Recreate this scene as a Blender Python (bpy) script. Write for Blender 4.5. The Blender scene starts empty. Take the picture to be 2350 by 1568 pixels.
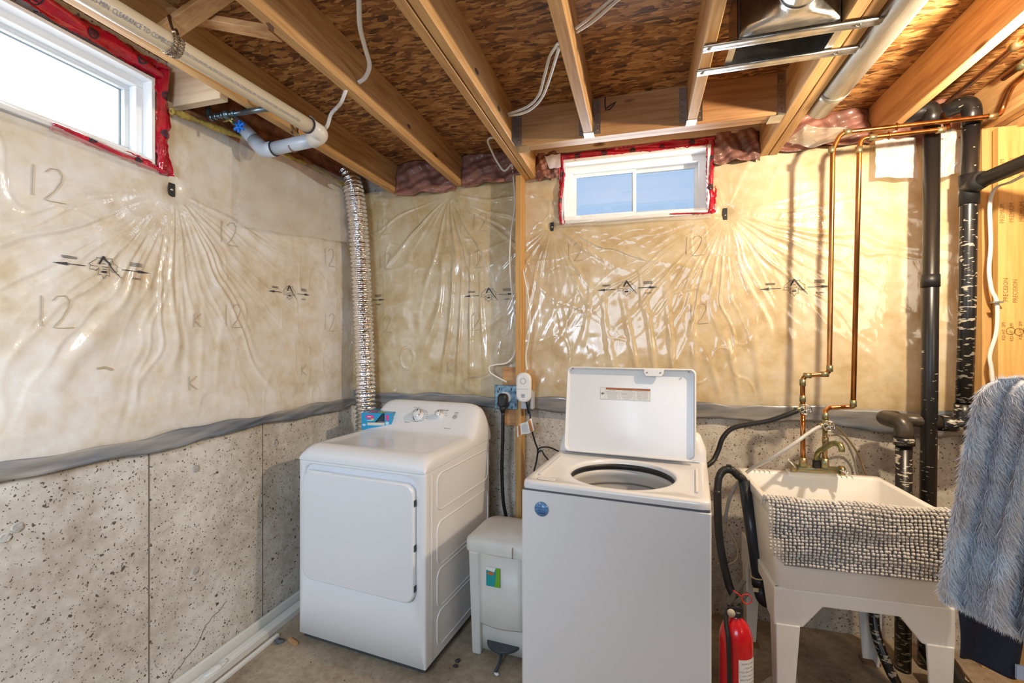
import bpy, math, random
import numpy as np
from mathutils import Vector, Matrix, Quaternion

# ------------------------------------------------------------------ camera, light, exposure
SC = bpy.context.scene
COL = SC.collection
YAW = math.radians(15.88)
CAMZ = 1.5
cd = bpy.data.cameras.new('camera'); cd.lens = 16.0; cd.sensor_width = 36.0; cd.clip_start = 0.02
cam = bpy.data.objects.new('camera', cd); COL.objects.link(cam)
cam.location = (0, 0, CAMZ); cam.rotation_euler = (math.pi/2, 0, YAW)
SC.camera = cam

w = bpy.data.worlds.new('sky'); SC.world = w; w.use_nodes = True
bg = w.node_tree.nodes['Background']
bg.inputs[0].default_value = (0.36, 0.52, 0.74, 1); bg.inputs[1].default_value = 1.0

def lamp(name, kind, loc, energy, color, size=0.1, size_y=None, rot=(0, 0, 0)):
    l = bpy.data.lights.new(name, kind); l.energy = energy; l.color = color
    if kind == 'AREA':
        l.size = size
        l.spread = math.radians(120)
        if size_y: l.shape = 'RECTANGLE'; l.size_y = size_y
    elif kind == 'SUN': l.angle = size
    else: l.shadow_soft_size = size
    o = bpy.data.objects.new(name, l); COL.objects.link(o); o.location = loc
    if len(rot) == 3: o.rotation_euler = rot
    else: o.rotation_euler = (Vector(rot[1:])-Vector(loc)).to_track_quat('-Z', 'Y').to_euler()
    return o
BULB = Vector((1.16, 1.66, 2.37))
lamp('bulb_light', 'POINT', BULB + Vector((0, 0, -0.045)), 78, (1.0, 0.84, 0.62), 0.030)
# added unseen fills standing in for basement daylight and lamps behind the camera
lamp('rear_fill_light', 'AREA', (-0.3, -1.9, 1.9), 13, (0.62, 0.79, 1.0), 1.5, 0.9, ('aim', -0.2, 2.2, 0.9))
lamp('left_fill_light', 'AREA', (-0.85, -0.6, 1.7), 17, (0.64, 0.80, 1.0), 0.6, 0.5, ('aim', -1.9, 0.5, 1.2))
lamp('right_fill_light', 'AREA', (2.5, -0.6, 2.2), 6, (1.0, 0.86, 0.66), 0.8, 0.8, ('aim', 1.0, 2.0, 1.4))
# daylight through the two panes
lamp('window_daylight_back', 'AREA', (-0.05, 2.76, 2.38), 5, (0.75, 0.88, 1.0), 0.68, 0.24, (math.radians(-100), 0, 0))
lamp('window_daylight_left', 'AREA', (-1.935, 0.93, 2.37), 3, (0.86, 0.94, 1.0), 0.24, 0.7, (0, math.radians(-80), 0))
SC.view_settings.view_transform = 'Standard'; SC.view_settings.look = 'None'
SC.view_settings.exposure = 0.32; SC.view_settings.gamma = 1.0; SC.view_settings.use_curve_mapping = False

# ------------------------------------------------------------------ measuring helpers
F = 16/36*2350
ca, sa = math.cos(YAW), math.sin(YAW)
def ray(u, v):
    c = (u-1175)/F; t = (784-v)/F
    return Vector((-sa + c*ca, ca + c*sa, t))
ORG = Vector((0, 0, CAMZ))
def Y(u, v, y): r = ray(u, v); return ORG + r*(y/r.y)
def X(u, v, x): r = ray(u, v); return ORG + r*(x/r.x)
def Z(u, v, z): r = ray(u, v); return ORG + r*((z-CAMZ)/r.z)
def DD(u, v, d): return ORG + ray(u, v)*d

# ------------------------------------------------------------------ materials
MATS = {}
def mat(name, col=(0.8, 0.8, 0.8), rough=0.5, metal=0.0, coat=0.0, bump=0.0, bscale=40, var=0.0, vscale=6, spec=0.5, alpha=1.0, trans=0.0, emit=None, coat_rough=0.08, var_col=None, stretch=(1, 1, 1), detail=4):
    if name in MATS: return MATS[name]
    m = bpy.data.materials.new(name); m.use_nodes = True; MATS[name] = m
    nt = m.node_tree; b = nt.nodes['Principled BSDF']
    b.inputs['Base Color'].default_value = (*col, 1); b.inputs['Roughness'].default_value = rough
    b.inputs['Metallic'].default_value = metal; b.inputs['Coat Weight'].default_value = coat
    b.inputs['Coat Roughness'].default_value = coat_rough; b.inputs['Alpha'].default_value = alpha
    b.inputs['Specular IOR Level'].default_value = spec
    b.inputs['Transmission Weight'].default_value = trans
    if emit:
        b.inputs['Emission Color'].default_value = (*emit[:3], 1); b.inputs['Emission Strength'].default_value = emit[3]
    if bump or var:
        tc = nt.nodes.new('ShaderNodeTexCoord'); mp = nt.nodes.new('ShaderNodeMapping')
        mp.inputs['Scale'].default_value = stretch
        nt.links.new(tc.outputs['Object'], mp.inputs[0])
    if bump:
        n = nt.nodes.new('ShaderNodeTexNoise'); n.inputs['Scale'].default_value = bscale; n.inputs['Detail'].default_value = detail
        bp = nt.nodes.new('ShaderNodeBump'); bp.inputs['Strength'].default_value = bump; bp.inputs['Distance'].default_value = 0.01
        nt.links.new(mp.outputs[0], n.inputs['Vector']); nt.links.new(n.outputs[0], bp.inputs['Height'])
        nt.links.new(bp.outputs[0], b.inputs['Normal'])
    if var:
        n = nt.nodes.new('ShaderNodeTexNoise'); n.inputs['Scale'].default_value = vscale; n.inputs['Detail'].default_value = 5
        r = nt.nodes.new('ShaderNodeValToRGB'); r.color_ramp.elements[0].position = 0.35; r.color_ramp.elements[1].position = 0.65
        vc = var_col or tuple(c*(1-var) for c in col)
        r.color_ramp.elements[0].color = (*vc, 1); r.color_ramp.elements[1].color = (*col, 1)
        nt.links.new(mp.outputs[0], n.inputs['Vector']); nt.links.new(n.outputs[0], r.inputs[0]); nt.links.new(r.outputs[0], b.inputs['Base Color'])
    return m

def nodes(name):
    m = bpy.data.materials.new(name); m.use_nodes = True; MATS[name] = m
    nt = m.node_tree; return m, nt, nt.nodes['Principled BSDF'], (lambda t, **k: _n(nt, t, k))
def _n(nt, t, k):
    n = nt.nodes.new('ShaderNode'+t)
    for a, v in k.items():
        if a in n.inputs: n.inputs[a].default_value = v
        else: setattr(n, a, v)
    return n
def ramp(nt, stops):
    r = nt.nodes.new('ShaderNodeValToRGB'); e = r.color_ramp.elements
    while len(e) < len(stops): e.new(0.5)
    for el, (p, c) in zip(e, stops): el.position = p; el.color = (*c, 1)
    return r

def wood(name, light, dark, axis='y', rough=0.62, knots=True):
    m, nt, b, N = nodes(name); L = nt.links.new
    tc = N('TexCoord'); mp = N('Mapping'); oi = N('ObjectInfo')
    sc = {'y': (14, 0.9, 14), 'x': (0.9, 14, 14), 'z': (14, 14, 0.9)}[axis]
    mp.inputs['Scale'].default_value = sc
    cmb = N('CombineXYZ'); mul = N('Math', operation='MULTIPLY'); mul.inputs[1].default_value = 37.0
    L(oi.outputs['Random'], mul.inputs[0]); L(mul.outputs[0], cmb.inputs[0]); L(mul.outputs[0], cmb.inputs[2]); L(mul.outputs[0], cmb.inputs[1])
    L(tc.outputs['Object'], mp.inputs[0]); L(cmb.outputs[0], mp.inputs['Location'])
    n1 = N('TexNoise', Scale=1.6, Detail=6.0, Distortion=0.6); L(mp.outputs[0], n1.inputs['Vector'])
    n2 = N('TexNoise', Scale=7.0, Detail=3.0); L(mp.outputs[0], n2.inputs['Vector'])
    mix = N('Math', operation='MULTIPLY_ADD'); mix.inputs[1].default_value = 0.35; L(n2.outputs[0], mix.inputs[0]); 
    m2 = N('Math', operation='MULTIPLY'); m2.inputs[1].default_value = 0.65; L(n1.outputs[0], m2.inputs[0]); L(m2.outputs[0], mix.inputs[2])
    r = ramp(nt, [(0.36, dark), (0.52, tuple((a*0.35+c*0.65) for a, c in zip(dark, light))), (0.66, light)])
    L(mix.outputs[0], r.inputs[0]); out = r.outputs[0]
    # broad value drift
    n3 = N('TexNoise', Scale=1.2, Detail=2.0); L(tc.outputs['Object'], n3.inputs['Vector'])
    r3 = ramp(nt, [(0.3, (0.80, 0.74, 0.72)), (0.7, (1, 1, 1))]); L(n3.outputs[0], r3.inputs[0])
    mx = N('MixRGB', blend_type='MULTIPLY'); mx.inputs[0].default_value = 1; L(out, mx.inputs[1]); L(r3.outputs[0], mx.inputs[2]); out = mx.outputs[0]
    if knots:
        mk = N('Mapping'); mk.inputs['Scale'].default_value = {'y': (7, 2.2, 7), 'x': (2.2, 7, 7), 'z': (7, 7, 2.2)}[axis]
        L(tc.outputs['Object'], mk.inputs[0]); L(cmb.outputs[0], mk.inputs['Location'])
        v = N('TexVoronoi', Scale=1.0); L(mk.outputs[0], v.inputs['Vector'])
        rk = ramp(nt, [(0.0, (0.10, 0.05, 0.02)), (0.055, (0.28, 0.14, 0.06)), (0.10, (1, 1, 1))]); L(v.outputs['Distance'], rk.inputs[0])
        mk2 = N('MixRGB', blend_type='MULTIPLY'); mk2.inputs[0].default_value = 0.85; L(out, mk2.inputs[1]); L(rk.outputs[0], mk2.inputs[2]); out = mk2.outputs[0]
    L(out, b.inputs['Base Color']); b.inputs['Roughness'].default_value = rough
    bp = N('Bump', Strength=0.25, Distance=0.004); L(mix.outputs[0], bp.inputs['Height']); L(bp.outputs[0], b.inputs['Normal'])
    return m

def osb():
    m, nt, b, N = nodes('oriented_strand_board'); L = nt.links.new
    tc = N('TexCoord'); outc = None; outh = None
    nz = N('TexNoise', Scale=9.0, Detail=2.0); L(tc.outputs['Object'], nz.inputs['Vector'])
    for i, (sc, rot) in enumerate([((22, 78, 4), 0.12), ((30, 105, 4), -0.25), ((19, 60, 4), 0.4)]):
        wv = N('MixRGB', blend_type='LINEAR_LIGHT'); wv.inputs[0].default_value = 0.03
        L(tc.outputs['Object'], wv.inputs[1]); L(nz.outputs['Color'], wv.inputs[2])
        mp = N('Mapping'); mp.inputs['Scale'].default_value = sc; mp.inputs['Rotation'].default_value = (0, 0, rot); mp.inputs['Location'].default_value = (i*3.3, i*5.1, 0)
        L(wv.outputs[0], mp.inputs[0])
        v = N('TexVoronoi', Scale=1.0); v.inputs['Randomness'].default_value = 1; L(mp.outputs[0], v.inputs['Vector'])
        sp = N('SeparateColor'); L(v.outputs['Color'], sp.inputs[0])
        if outh is None: outh, sel = sp.outputs[0], None; outc = sp.outputs[0]
        else:
            gt = N('Math', operation='GREATER_THAN'); gt.inputs[1].default_value = 0.5; L(sp.outputs[1], gt.inputs[0])
            mx = N('Mix', data_type='FLOAT'); L(gt.outputs[0], mx.inputs[0]); L(outc, mx.inputs[2]); L(sp.outputs[0], mx.inputs[3]); outc = mx.outputs[0]
    fine = N('TexNoise', Scale=1.0, Detail=5.0); mf = N('Mapping'); mf.inputs['Scale'].default_value = (25, 160, 10); L(tc.outputs['Object'], mf.inputs[0]); L(mf.outputs[0], fine.inputs['Vector'])
    ma = N('Math', operation='MULTIPLY_ADD'); ma.inputs[1].default_value = 0.45; L(fine.outputs[0], ma.inputs[0]); 
    m2 = N('Math', operation='MULTIPLY'); m2.inputs[1].default_value = 0.62; L(outc, m2.inputs[0]); L(m2.outputs[0], ma.inputs[2])
    r = ramp(nt, [(0.16, (0.04, 0.014, 0.004)), (0.33, (0.17, 0.065, 0.016)), (0.58, (0.36, 0.15, 0.04)), (0.85, (0.58, 0.32, 0.11))])
    L(ma.outputs[0], r.inputs[0]); L(r.outputs[0], b.inputs['Base Color']); b.inputs['Roughness'].default_value = 0.6
    bp = N('Bump', Strength=0.6, Distance=0.004); L(ma.outputs[0], bp.inputs['Height']); L(bp.outputs[0], b.inputs['Normal'])
    return m

def concrete(name, light, dark, pits=1.0, floor=False):
    m, nt, b, N = nodes(name); L = nt.links.new
    tc = N('TexCoord')
    n1 = N('TexNoise', Scale=2.2 if not floor else 3.5, Detail=8.0, Roughness=0.6); L(tc.outputs['Object'], n1.inputs['Vector'])
    n2 = N('TexNoise', Scale=28.0, Detail=6.0); L(tc.outputs['Object'], n2.inputs['Vector'])
    add = N('Math', operation='MULTIPLY_ADD'); add.inputs[1].default_value = 0.3; L(n2.outputs[0], add.inputs[0])
    m1 = N('Math', operation='MULTIPLY'); m1.inputs[1].default_value = 0.7; L(n1.outputs[0], m1.inputs[0]); L(m1.outputs[0], add.inputs[2])
    r = ramp(nt, [(0.34, dark), (0.62, light)]); L(add.outputs[0], r.inputs[0]); out = r.outputs[0]
    h = None
    for i, (s, lo) in enumerate([(72, 0.12), (150, 0.17), (30, 0.10)]):
        wv = N('MixRGB', blend_type='LINEAR_LIGHT'); wv.inputs[0].default_value = 0.012
        nn = N('TexNoise', Scale=60.0); L(tc.outputs['Object'], nn.inputs['Vector'])
        L(tc.outputs['Object'], wv.inputs[1]); L(nn.outputs['Color'], wv.inputs[2])
        v = N('TexVoronoi', Scale=float(s)); L(wv.outputs[0], v.inputs['Vector'])
        sp = N('SeparateColor'); L(v.outputs['Color'], sp.inputs[0])
        rad = N('Math', operation='MULTIPLY'); rad.inputs[1].default_value = lo*2.6*pits; L(sp.outputs[0], rad.inputs[0])
        gt = N('Math', operation='GREATER_THAN'); gt.inputs[1].default_value = 0.62 if i < 2 else 0.9; L(sp.outputs[1], gt.inputs[0])
        rr = N('Math', operation='MULTIPLY'); L(rad.outputs[0], rr.inputs[0]); L(gt.outputs[0], rr.inputs[1])
        lt = N('Math', operation='LESS_THAN'); L(v.outputs['Distance'], lt.inputs[0]); L(rr.outputs[0], lt.inputs[1])
        if h is None: h = lt.outputs[0]
        else:
            mxx = N('Math', operation='MAXIMUM'); L(h, mxx.inputs[0]); L(lt.outputs[0], mxx.inputs[1]); h = mxx.outputs[0]
    mx = N('MixRGB'); L(h, mx.inputs[0]); L(out, mx.inputs[1]); mx.inputs[2].default_value = (dark[0]*0.3, dark[1]*0.28, dark[2]*0.26, 1)
    L(mx.outputs[0], b.inputs['Base Color']); b.inputs['Roughness'].default_value = 0.8
    inv = N('Math', operation='MULTIPLY_ADD'); inv.inputs[1].default_value = -1.0; L(h, inv.inputs[0]); L(n2.outputs[0], inv.inputs[2])
    bp = N('Bump', Strength=0.5, Distance=0.004); L(inv.outputs[0], bp.inputs['Height']); L(bp.outputs[0], b.inputs['Normal'])
    return m

def poly_film(name, stops):
    # poly sheet tight over yellow glass-fibre batts
    m, nt, b, N = nodes(name); L = nt.links.new
    tc = N('TexCoord')
    n1 = N('TexNoise', Scale=2.6, Detail=5.0, Roughness=0.62); L(tc.outputs['Object'], n1.inputs['Vector'])
    n2 = N('TexNoise', Scale=11.0, Detail=5.0, Roughness=0.6); L(tc.outputs['Object'], n2.inputs['Vector'])
    ad = N('Math', operation='MULTIPLY_ADD'); ad.inputs[1].default_value = 0.5; L(n2.outputs[0], ad.inputs[0])
    m1 = N('Math', operation='MULTIPLY'); m1.inputs[1].default_value = 0.5; L(n1.outputs[0], m1.inputs[0]); L(m1.outputs[0], ad.inputs[2])
    r = ramp(nt, stops); L(ad.outputs[0], r.inputs[0])
    L(r.outputs[0], b.inputs['Base Color']); b.inputs['Roughness'].default_value = 0.42
    b.inputs['Coat Weight'].default_value = 1.0; b.inputs['Coat Roughness'].default_value = 0.10; b.inputs['Coat IOR'].default_value = 1.5
    b.inputs['Subsurface Weight'].default_value = 0.0
    mp = N('Mapping'); mp.inputs['Scale'].default_value = (1, 1, 0.35); L(tc.outputs['Object'], mp.inputs[0])
    n3 = N('TexNoise', Scale=16.0, Detail=4.0, Distortion=1.2); L(mp.outputs[0], n3.inputs['Vector'])
    bp = N('Bump', Strength=0.14, Distance=0.010); L(n3.outputs[0], bp.inputs['Height']); L(bp.outputs[0], b.inputs['Coat Normal'])
    bp2 = N('Bump', Strength=0.12, Distance=0.01); L(n2.outputs[0], bp2.inputs['Height']); L(bp2.outputs[0], b.inputs['Normal'])
    return m

W_JOIST = wood('joist_lumber', (0.74, 0.46, 0.19), (0.46, 0.23, 0.075), 'y')
W_X = wood('crosswise_lumber', (0.68, 0.40, 0.17), (0.42, 0.20, 0.075), 'x')
W_XL = wood('pale_crosswise_lumber', (0.80, 0.66, 0.46), (0.62, 0.44, 0.26), 'x')
W_Z = wood('upright_lumber', (0.74, 0.45, 0.16), (0.52, 0.27, 0.08), 'z')
W_ZB = wood('upright_board', (0.80, 0.52, 0.18), (0.62, 0.36, 0.10), 'z')
OSB = osb()
CONC = concrete('foundation_concrete', (0.70, 0.65, 0.56), (0.38, 0.31, 0.23))
FLOORM = concrete('floor_concrete', (0.42, 0.34, 0.24), (0.22, 0.16, 0.10), 0.6, True)
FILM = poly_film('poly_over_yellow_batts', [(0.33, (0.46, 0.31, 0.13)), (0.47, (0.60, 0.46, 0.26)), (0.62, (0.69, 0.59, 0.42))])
FILML = poly_film('daylit_poly_over_batts', [(0.33, (0.56, 0.43, 0.27)), (0.46, (0.70, 0.61, 0.48)), (0.62, (0.80, 0.76, 0.70))])  # whiter copy of the film: the left wall's daylight is painted into the colour
DRY = mat('plain_far_wall', (0.20, 0.19, 0.18), 0.8, bump=0.1)
WHITE = mat('white_enamel', (0.80, 0.80, 0.80), 0.28, coat=0.4, coat_rough=0.1)
WHITEM = mat('white_vinyl', (0.85, 0.86, 0.87), 0.4)
PLAST = mat('cream_plastic', (0.74, 0.72, 0.66), 0.42, var=0.08, vscale=9)
TUBM = mat('tub_plastic', (0.86, 0.84, 0.79), 0.38, var=0.06, vscale=5)
GREYP = mat('dark_grey_plastic', (0.05, 0.06, 0.07), 0.4)
BLACK = mat('black_rubber', (0.012, 0.012, 0.013), 0.45)
def abs_pipe():
    m, nt, b, N = nodes('scuffed_black_abs'); L = nt.links.new
    tc = N('TexCoord'); mp = N('Mapping'); mp.inputs['Scale'].default_value = (26, 26, 95); L(tc.outputs['Object'], mp.inputs[0])
    n = N('TexNoise', Scale=1.0, Detail=3.0); L(mp.outputs[0], n.inputs['Vector'])
    sp = N('SeparateXYZ'); L(tc.outputs['Object'], sp.inputs[0])
    thr = N('MapRange'); thr.inputs[1].default_value = 0.3; thr.inputs[2].default_value = 2.3; thr.inputs[3].default_value = 0.585; thr.inputs[4].default_value = 0.80; L(sp.outputs[2], thr.inputs[0])
    g = N('Math', operation='GREATER_THAN'); L(n.outputs[0], g.inputs[0]); L(thr.outputs[0], g.inputs[1])
    mx = N('MixRGB'); L(g.outputs[0], mx.inputs[0]); mx.inputs[1].default_value = (0.013, 0.012, 0.012, 1); mx.inputs[2].default_value = (0.42, 0.38, 0.30, 1)
    L(mx.outputs[0], b.inputs['Base Color']); b.inputs['Roughness'].default_value = 0.33
    return m
ABS = abs_pipe()
COPPER = mat('copper_pipe', (0.60, 0.26, 0.09), 0.28, metal=1.0, var=0.5, vscale=30, stretch=(1, 1, 0.25))
COPG = mat('tarnished_green_copper', (0.44, 0.26, 0.11), 0.38, metal=0.8, var=0.5, vscale=70, var_col=(0.24, 0.32, 0.20))
BRASS = mat('old_brass', (0.42, 0.32, 0.12), 0.32, metal=0.9, var=0.3, vscale=40, var_col=(0.20, 0.26, 0.14))
BLUECOP = mat('bluish_tarnished_copper', (0.22, 0.20, 0.21), 0.33, metal=0.9, var=0.5, vscale=45, var_col=(0.12, 0.25, 0.32))
STEEL = mat('galvanized_steel', (0.62, 0.62, 0.61), 0.30, metal=1.0, var=0.25, vscale=24, bump=0.1, bscale=60)
DUCTM = mat('dull_grey_duct', (0.50, 0.47, 0.40), 0.42, metal=0.75, var=0.2, vscale=40, bump=0.15, bscale=50, stretch=(1, 0.3, 1))
FOIL = mat('crinkled_foil', (0.88, 0.87, 0.87), 0.14, metal=1.0, bump=0.45, bscale=70, detail=2)
CHROME = mat('chrome', (0.8, 0.8, 0.8), 0.12, metal=1.0)
CHAINM = mat('dark_strap_metal', (0.30, 0.22, 0.16), 0.35, metal=1.0)
PVCB = mat('beige_pvc', (0.80, 0.71, 0.56), 0.34, var=0.06, vscale=8)
PVCW = mat('white_pvc', (0.62, 0.68, 0.76), 0.32)
PVCE = mat('cream_pvc_fitting', (0.78, 0.72, 0.64), 0.3)
CABLE = mat('white_cable_sheath', (0.78, 0.75, 0.68), 0.4)
RED = mat('red_sheathing_tape', (0.60, 0.004, 0.035), 0.22, coat=0.9, coat_rough=0.06, bump=0.6, bscale=26, detail=3, var=0.35, vscale=18)
INK = mat('black_print', (0.035, 0.03, 0.04), 0.5)
PENCIL = mat('faint_marker', (0.46, 0.36, 0.24), 0.6)
TAPEK = mat('black_tape', (0.015, 0.015, 0.017), 0.4)
PINK = mat('pink_fibre_under_film', (0.36, 0.16, 0.12), 0.6, coat=0.5, coat_rough=0.22, bump=1.0, bscale=26, detail=5, var=0.5, vscale=12)
YEL = mat('yellow_fibre', (0.62, 0.45, 0.10), 0.9, bump=0.9, bscale=60, var=0.3, vscale=30)
def sheet(name, col, opac, rough=0.25):
    m, nt, b, N = nodes(name); L = nt.links.new
    b.inputs['Base Color'].default_value = (*col, 1); b.inputs['Roughness'].default_value = rough
    b.inputs['Coat Weight'].default_value = 1.0; b.inputs['Coat Roughness'].default_value = 0.08
    t = N('BsdfTransparent'); mx = N('MixShader'); mx.inputs[0].default_value = opac
    tc = N('TexCoord'); n = N('TexNoise', Scale=12.0, Detail=3.0, Distortion=1.0); L(tc.outputs['Object'], n.inputs['Vector'])
    bp = N('Bump', Strength=0.35, Distance=0.01); L(n.outputs[0], bp.inputs['Height']); L(bp.outputs[0], b.inputs['Normal'])
    out = nt.nodes['Material Output']; L(t.outputs[0], mx.inputs[1]); L(b.outputs[0], mx.inputs[2]); L(mx.outputs[0], out.inputs[0])
    return m
CLEAR = sheet('clear_poly_patch', (0.82, 0.78, 0.72), 0.34, 0.12)
HAZY = sheet('hazy_poly_sheet', (0.85, 0.82, 0.76), 0.72, 0.35)
STRIPM = mat('grey_poly_flap', (0.34, 0.31, 0.27), 0.35, coat=1.0, coat_rough=0.12, bump=0.5, bscale=9, var=0.5, vscale=7, var_col=(0.13, 0.15, 0.18), stretch=(0.35, 0.35, 2.5))
GLASS = mat('window_glass', (1, 1, 1), 0.0, spec=0.5, trans=1.0)

# ------------------------------------------------------------------ mesh builder
SPLIT = {'deck_rib', 'solder_fitting', 'flange', 'embossed_bead', 'hinge', 'foot', 'slot', 'corner_pillar', 'bumper', 'screw', 'form_joint', 'form_tie_mark', 'cable_hole', 'nail', 'basket_groove', 'vent_slot', 'pipe_clamp', 'union_nut', 'tee_fitting', 'coupling', 'soap_groove', 'black_glue_line', 'chip', 'orange_stripe', 'wood_spacer', 'stamp_ring', 'apron', 'squeeze_handle'}
PRINTS = {'ink_stamp', 'pencilled_number', 'printed_marks', 'printed_lettering', 'label_print', 'printed_logo', 'sticker_print', 'pale_print', 'pink_print', 'yellow_print', 'tag_print', 'printed_text', 'stamp', 'strap_links'}
class MB:
    def __init__(s): s.v = []; s.f = []; s.sm = []; s.mi = []; s.cur = 0
    def add(s, vs, fs, smooth=False):
        o = len(s.v); s.v += [tuple(p) for p in vs]
        for f in fs: s.f.append([i+o for i in f]); s.sm.append(smooth); s.mi.append(s.cur)
        return s
    def box(s, a, b, M=None):
        x0, y0, z0 = a; x1, y1, z1 = b
        vs = [(x0,y0,z0),(x1,y0,z0),(x1,y1,z0),(x0,y1,z0),(x0,y0,z1),(x1,y0,z1),(x1,y1,z1),(x0,y1,z1)]
        if M is not None: vs = [M @ Vector(p) for p in vs]
        return s.add(vs, [(0,3,2,1),(4,5,6,7),(0,1,5,4),(1,2,6,5),(2,3,7,6),(3,0,4,7)])
    def bar(s, p, q, wx, wz, up=Vector((0, 0, 1))):
        p = Vector(p); q = Vector(q); d = (q-p).normalized(); sx = d.cross(up).normalized(); sz = sx.cross(d)
        vs = []
        for e in (p, q):
            for a, b in ((-1,-1),(1,-1),(1,1),(-1,1)): vs.append(e+sx*a*wx/2+sz*b*wz/2)
        return s.add(vs, [(3,2,1,0),(4,5,6,7),(0,1,5,4),(1,2,6,5),(2,3,7,6),(3,0,4,7)])
    def tube(s, pts, r, n=12, cap=True, smooth=True, flat=1.0):
        pts = [Vector(p) for p in pts]; k = len(pts)
        rs = r if isinstance(r, (list, tuple)) else [r]*k
        t0 = (pts[1]-pts[0]).normalized(); up = Vector((0, 0, 1)) if abs(t0.z) < 0.9 else Vector((0, 1, 0))
        a = t0.cross(up).normalized(); prev = t0; vs = []
        for i in range(k):
            t = (pts[min(i+1, k-1)]-pts[max(i-1, 0)]).normalized()
            q = prev.rotation_difference(t); a = (q @ a).normalized(); prev = t; b = t.cross(a)
            for j in range(n):
                th = 2*math.pi*j/n; vs.append(pts[i]+(a*math.cos(th)+b*math.sin(th)*flat)*rs[i])
        fs = [(i*n+j, i*n+(j+1) % n, (i+1)*n+(j+1) % n, (i+1)*n+j) for i in range(k-1) for j in range(n)]
        s.add(vs, fs, smooth)
        if cap:
            o = len(s.v)-k*n
            s.f.append([o+j for j in range(n)][::-1]); s.sm.append(False); s.mi.append(s.cur)
            s.f.append([o+(k-1)*n+j for j in range(n)]); s.sm.append(False); s.mi.append(s.cur)
        return s
    def lathe(s, prof, c=(0, 0, 0), axis='z', n=40, M=None, smooth=True):
        vs = []
        for (r, h) in prof:
            for j in range(n):
                t = 2*math.pi*j/n; p = (r*math.cos(t), r*math.sin(t), h)
                if axis == 'y': p = (p[0], p[2], p[1])
                if axis == 'x': p = (p[2], p[0], p[1])
                p = Vector(p)+Vector(c); vs.append(M @ p if M is not None else p)
        k = len(prof); fs = [(i*n+j, i*n+(j+1) % n, (i+1)*n+(j+1) % n, (i+1)*n+j) for i in range(k-1) for j in range(n)]
        return s.add(vs, fs, smooth)
    def loft(s, rings, cap0=True, cap1=True, smooth=True, close=True):
        n = len(rings[0]); k = len(rings); vs = [p for r in rings for p in r]
        fs = [(i*n+j, i*n+(j+1) % n, (i+1)*n+(j+1) % n, (i+1)*n+j) for i in range(k-1) for j in range(n if close else n-1)]
        s.add(vs, fs, smooth); o = len(s.v)-k*n
        if cap0: s.f.append([o+j for j in range(n)][::-1]); s.sm.append(False); s.mi.append(s.cur)
        if cap1: s.f.append([o+(k-1)*n+j for j in range(n)]); s.sm.append(False); s.mi.append(s.cur)
        return s
    def prism(s, poly, h, M):
        n = len(poly); vs = [M @ Vector((p[0], p[1], 0)) for p in poly]+[M @ Vector((p[0], p[1], h)) for p in poly]
        fs = [list(range(n))[::-1], list(range(n, 2*n))]+[(i, (i+1) % n, n+(i+1) % n, n+i) for i in range(n)]
        return s.add(vs, fs)
    def sphere(s, c, r, n=10, m=7, sc=(1, 1, 1)):
        prof = [(r*math.sin(math.pi*i/m)*1.0+1e-5, -r*math.cos(math.pi*i/m)) for i in range(m+1)]
        M = Matrix.Translation(Vector(c)) @ Matrix.Diagonal((*sc, 1))
        return s.lathe(prof, n=n, M=M)
    def build(s, name, m, parent=None, bev=0, seg=2, smooth_all=False, solid=0, wn=False):
        if name in SPLIT and not solid:
            par = list(range(len(s.v)))
            def fd(a):
                while par[a] != a: par[a] = par[par[a]]; a = par[a]
                return a
            for f_ in s.f:
                r0 = fd(f_[0])
                for q in f_[1:]:
                    r1 = fd(q)
                    if r1 != r0: par[r1] = r0
            comp = {}
            for k, f_ in enumerate(s.f): comp.setdefault(fd(f_[0]), []).append(k)
            if len(comp) > 1:
                first = None
                for fl in comp.values():
                    b = MB(); mp_ = {}
                    for k in fl:
                        b.f.append([mp_.setdefault(q, len(mp_)) for q in s.f[k]]); b.sm.append(s.sm[k]); b.mi.append(s.mi[k])
                    b.v = [None]*len(mp_)
                    for q, j in mp_.items(): b.v[j] = s.v[q]
                    o = b.build(name, m, parent, bev, seg, smooth_all); first = first or o
                return first
        me = bpy.data.meshes.new(name); me.from_pydata(s.v, [], s.f)
        ms = m if isinstance(m, (list, tuple)) else [m]
        for q in ms: me.materials.append(q)
        me.polygons.foreach_set('use_smooth', [bool(x) or smooth_all for x in s.sm])
        if len(ms) > 1: me.polygons.foreach_set('material_index', s.mi)
        me.update()
        o = bpy.data.objects.new(name, me); COL.objects.link(o)
        if name in PRINTS: o['kind'] = 'stuff'
        if parent is not None: o.parent = parent
        if solid:
            md = o.modifiers.new('thick', 'SOLIDIFY'); md.thickness = solid; md.offset = 0
        if bev:
            md = o.modifiers.new('bevel', 'BEVEL'); md.width = bev; md.segments = seg; md.limit_method = 'ANGLE'; md.angle_limit = math.radians(40); md.harden_normals = False
        return o

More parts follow.
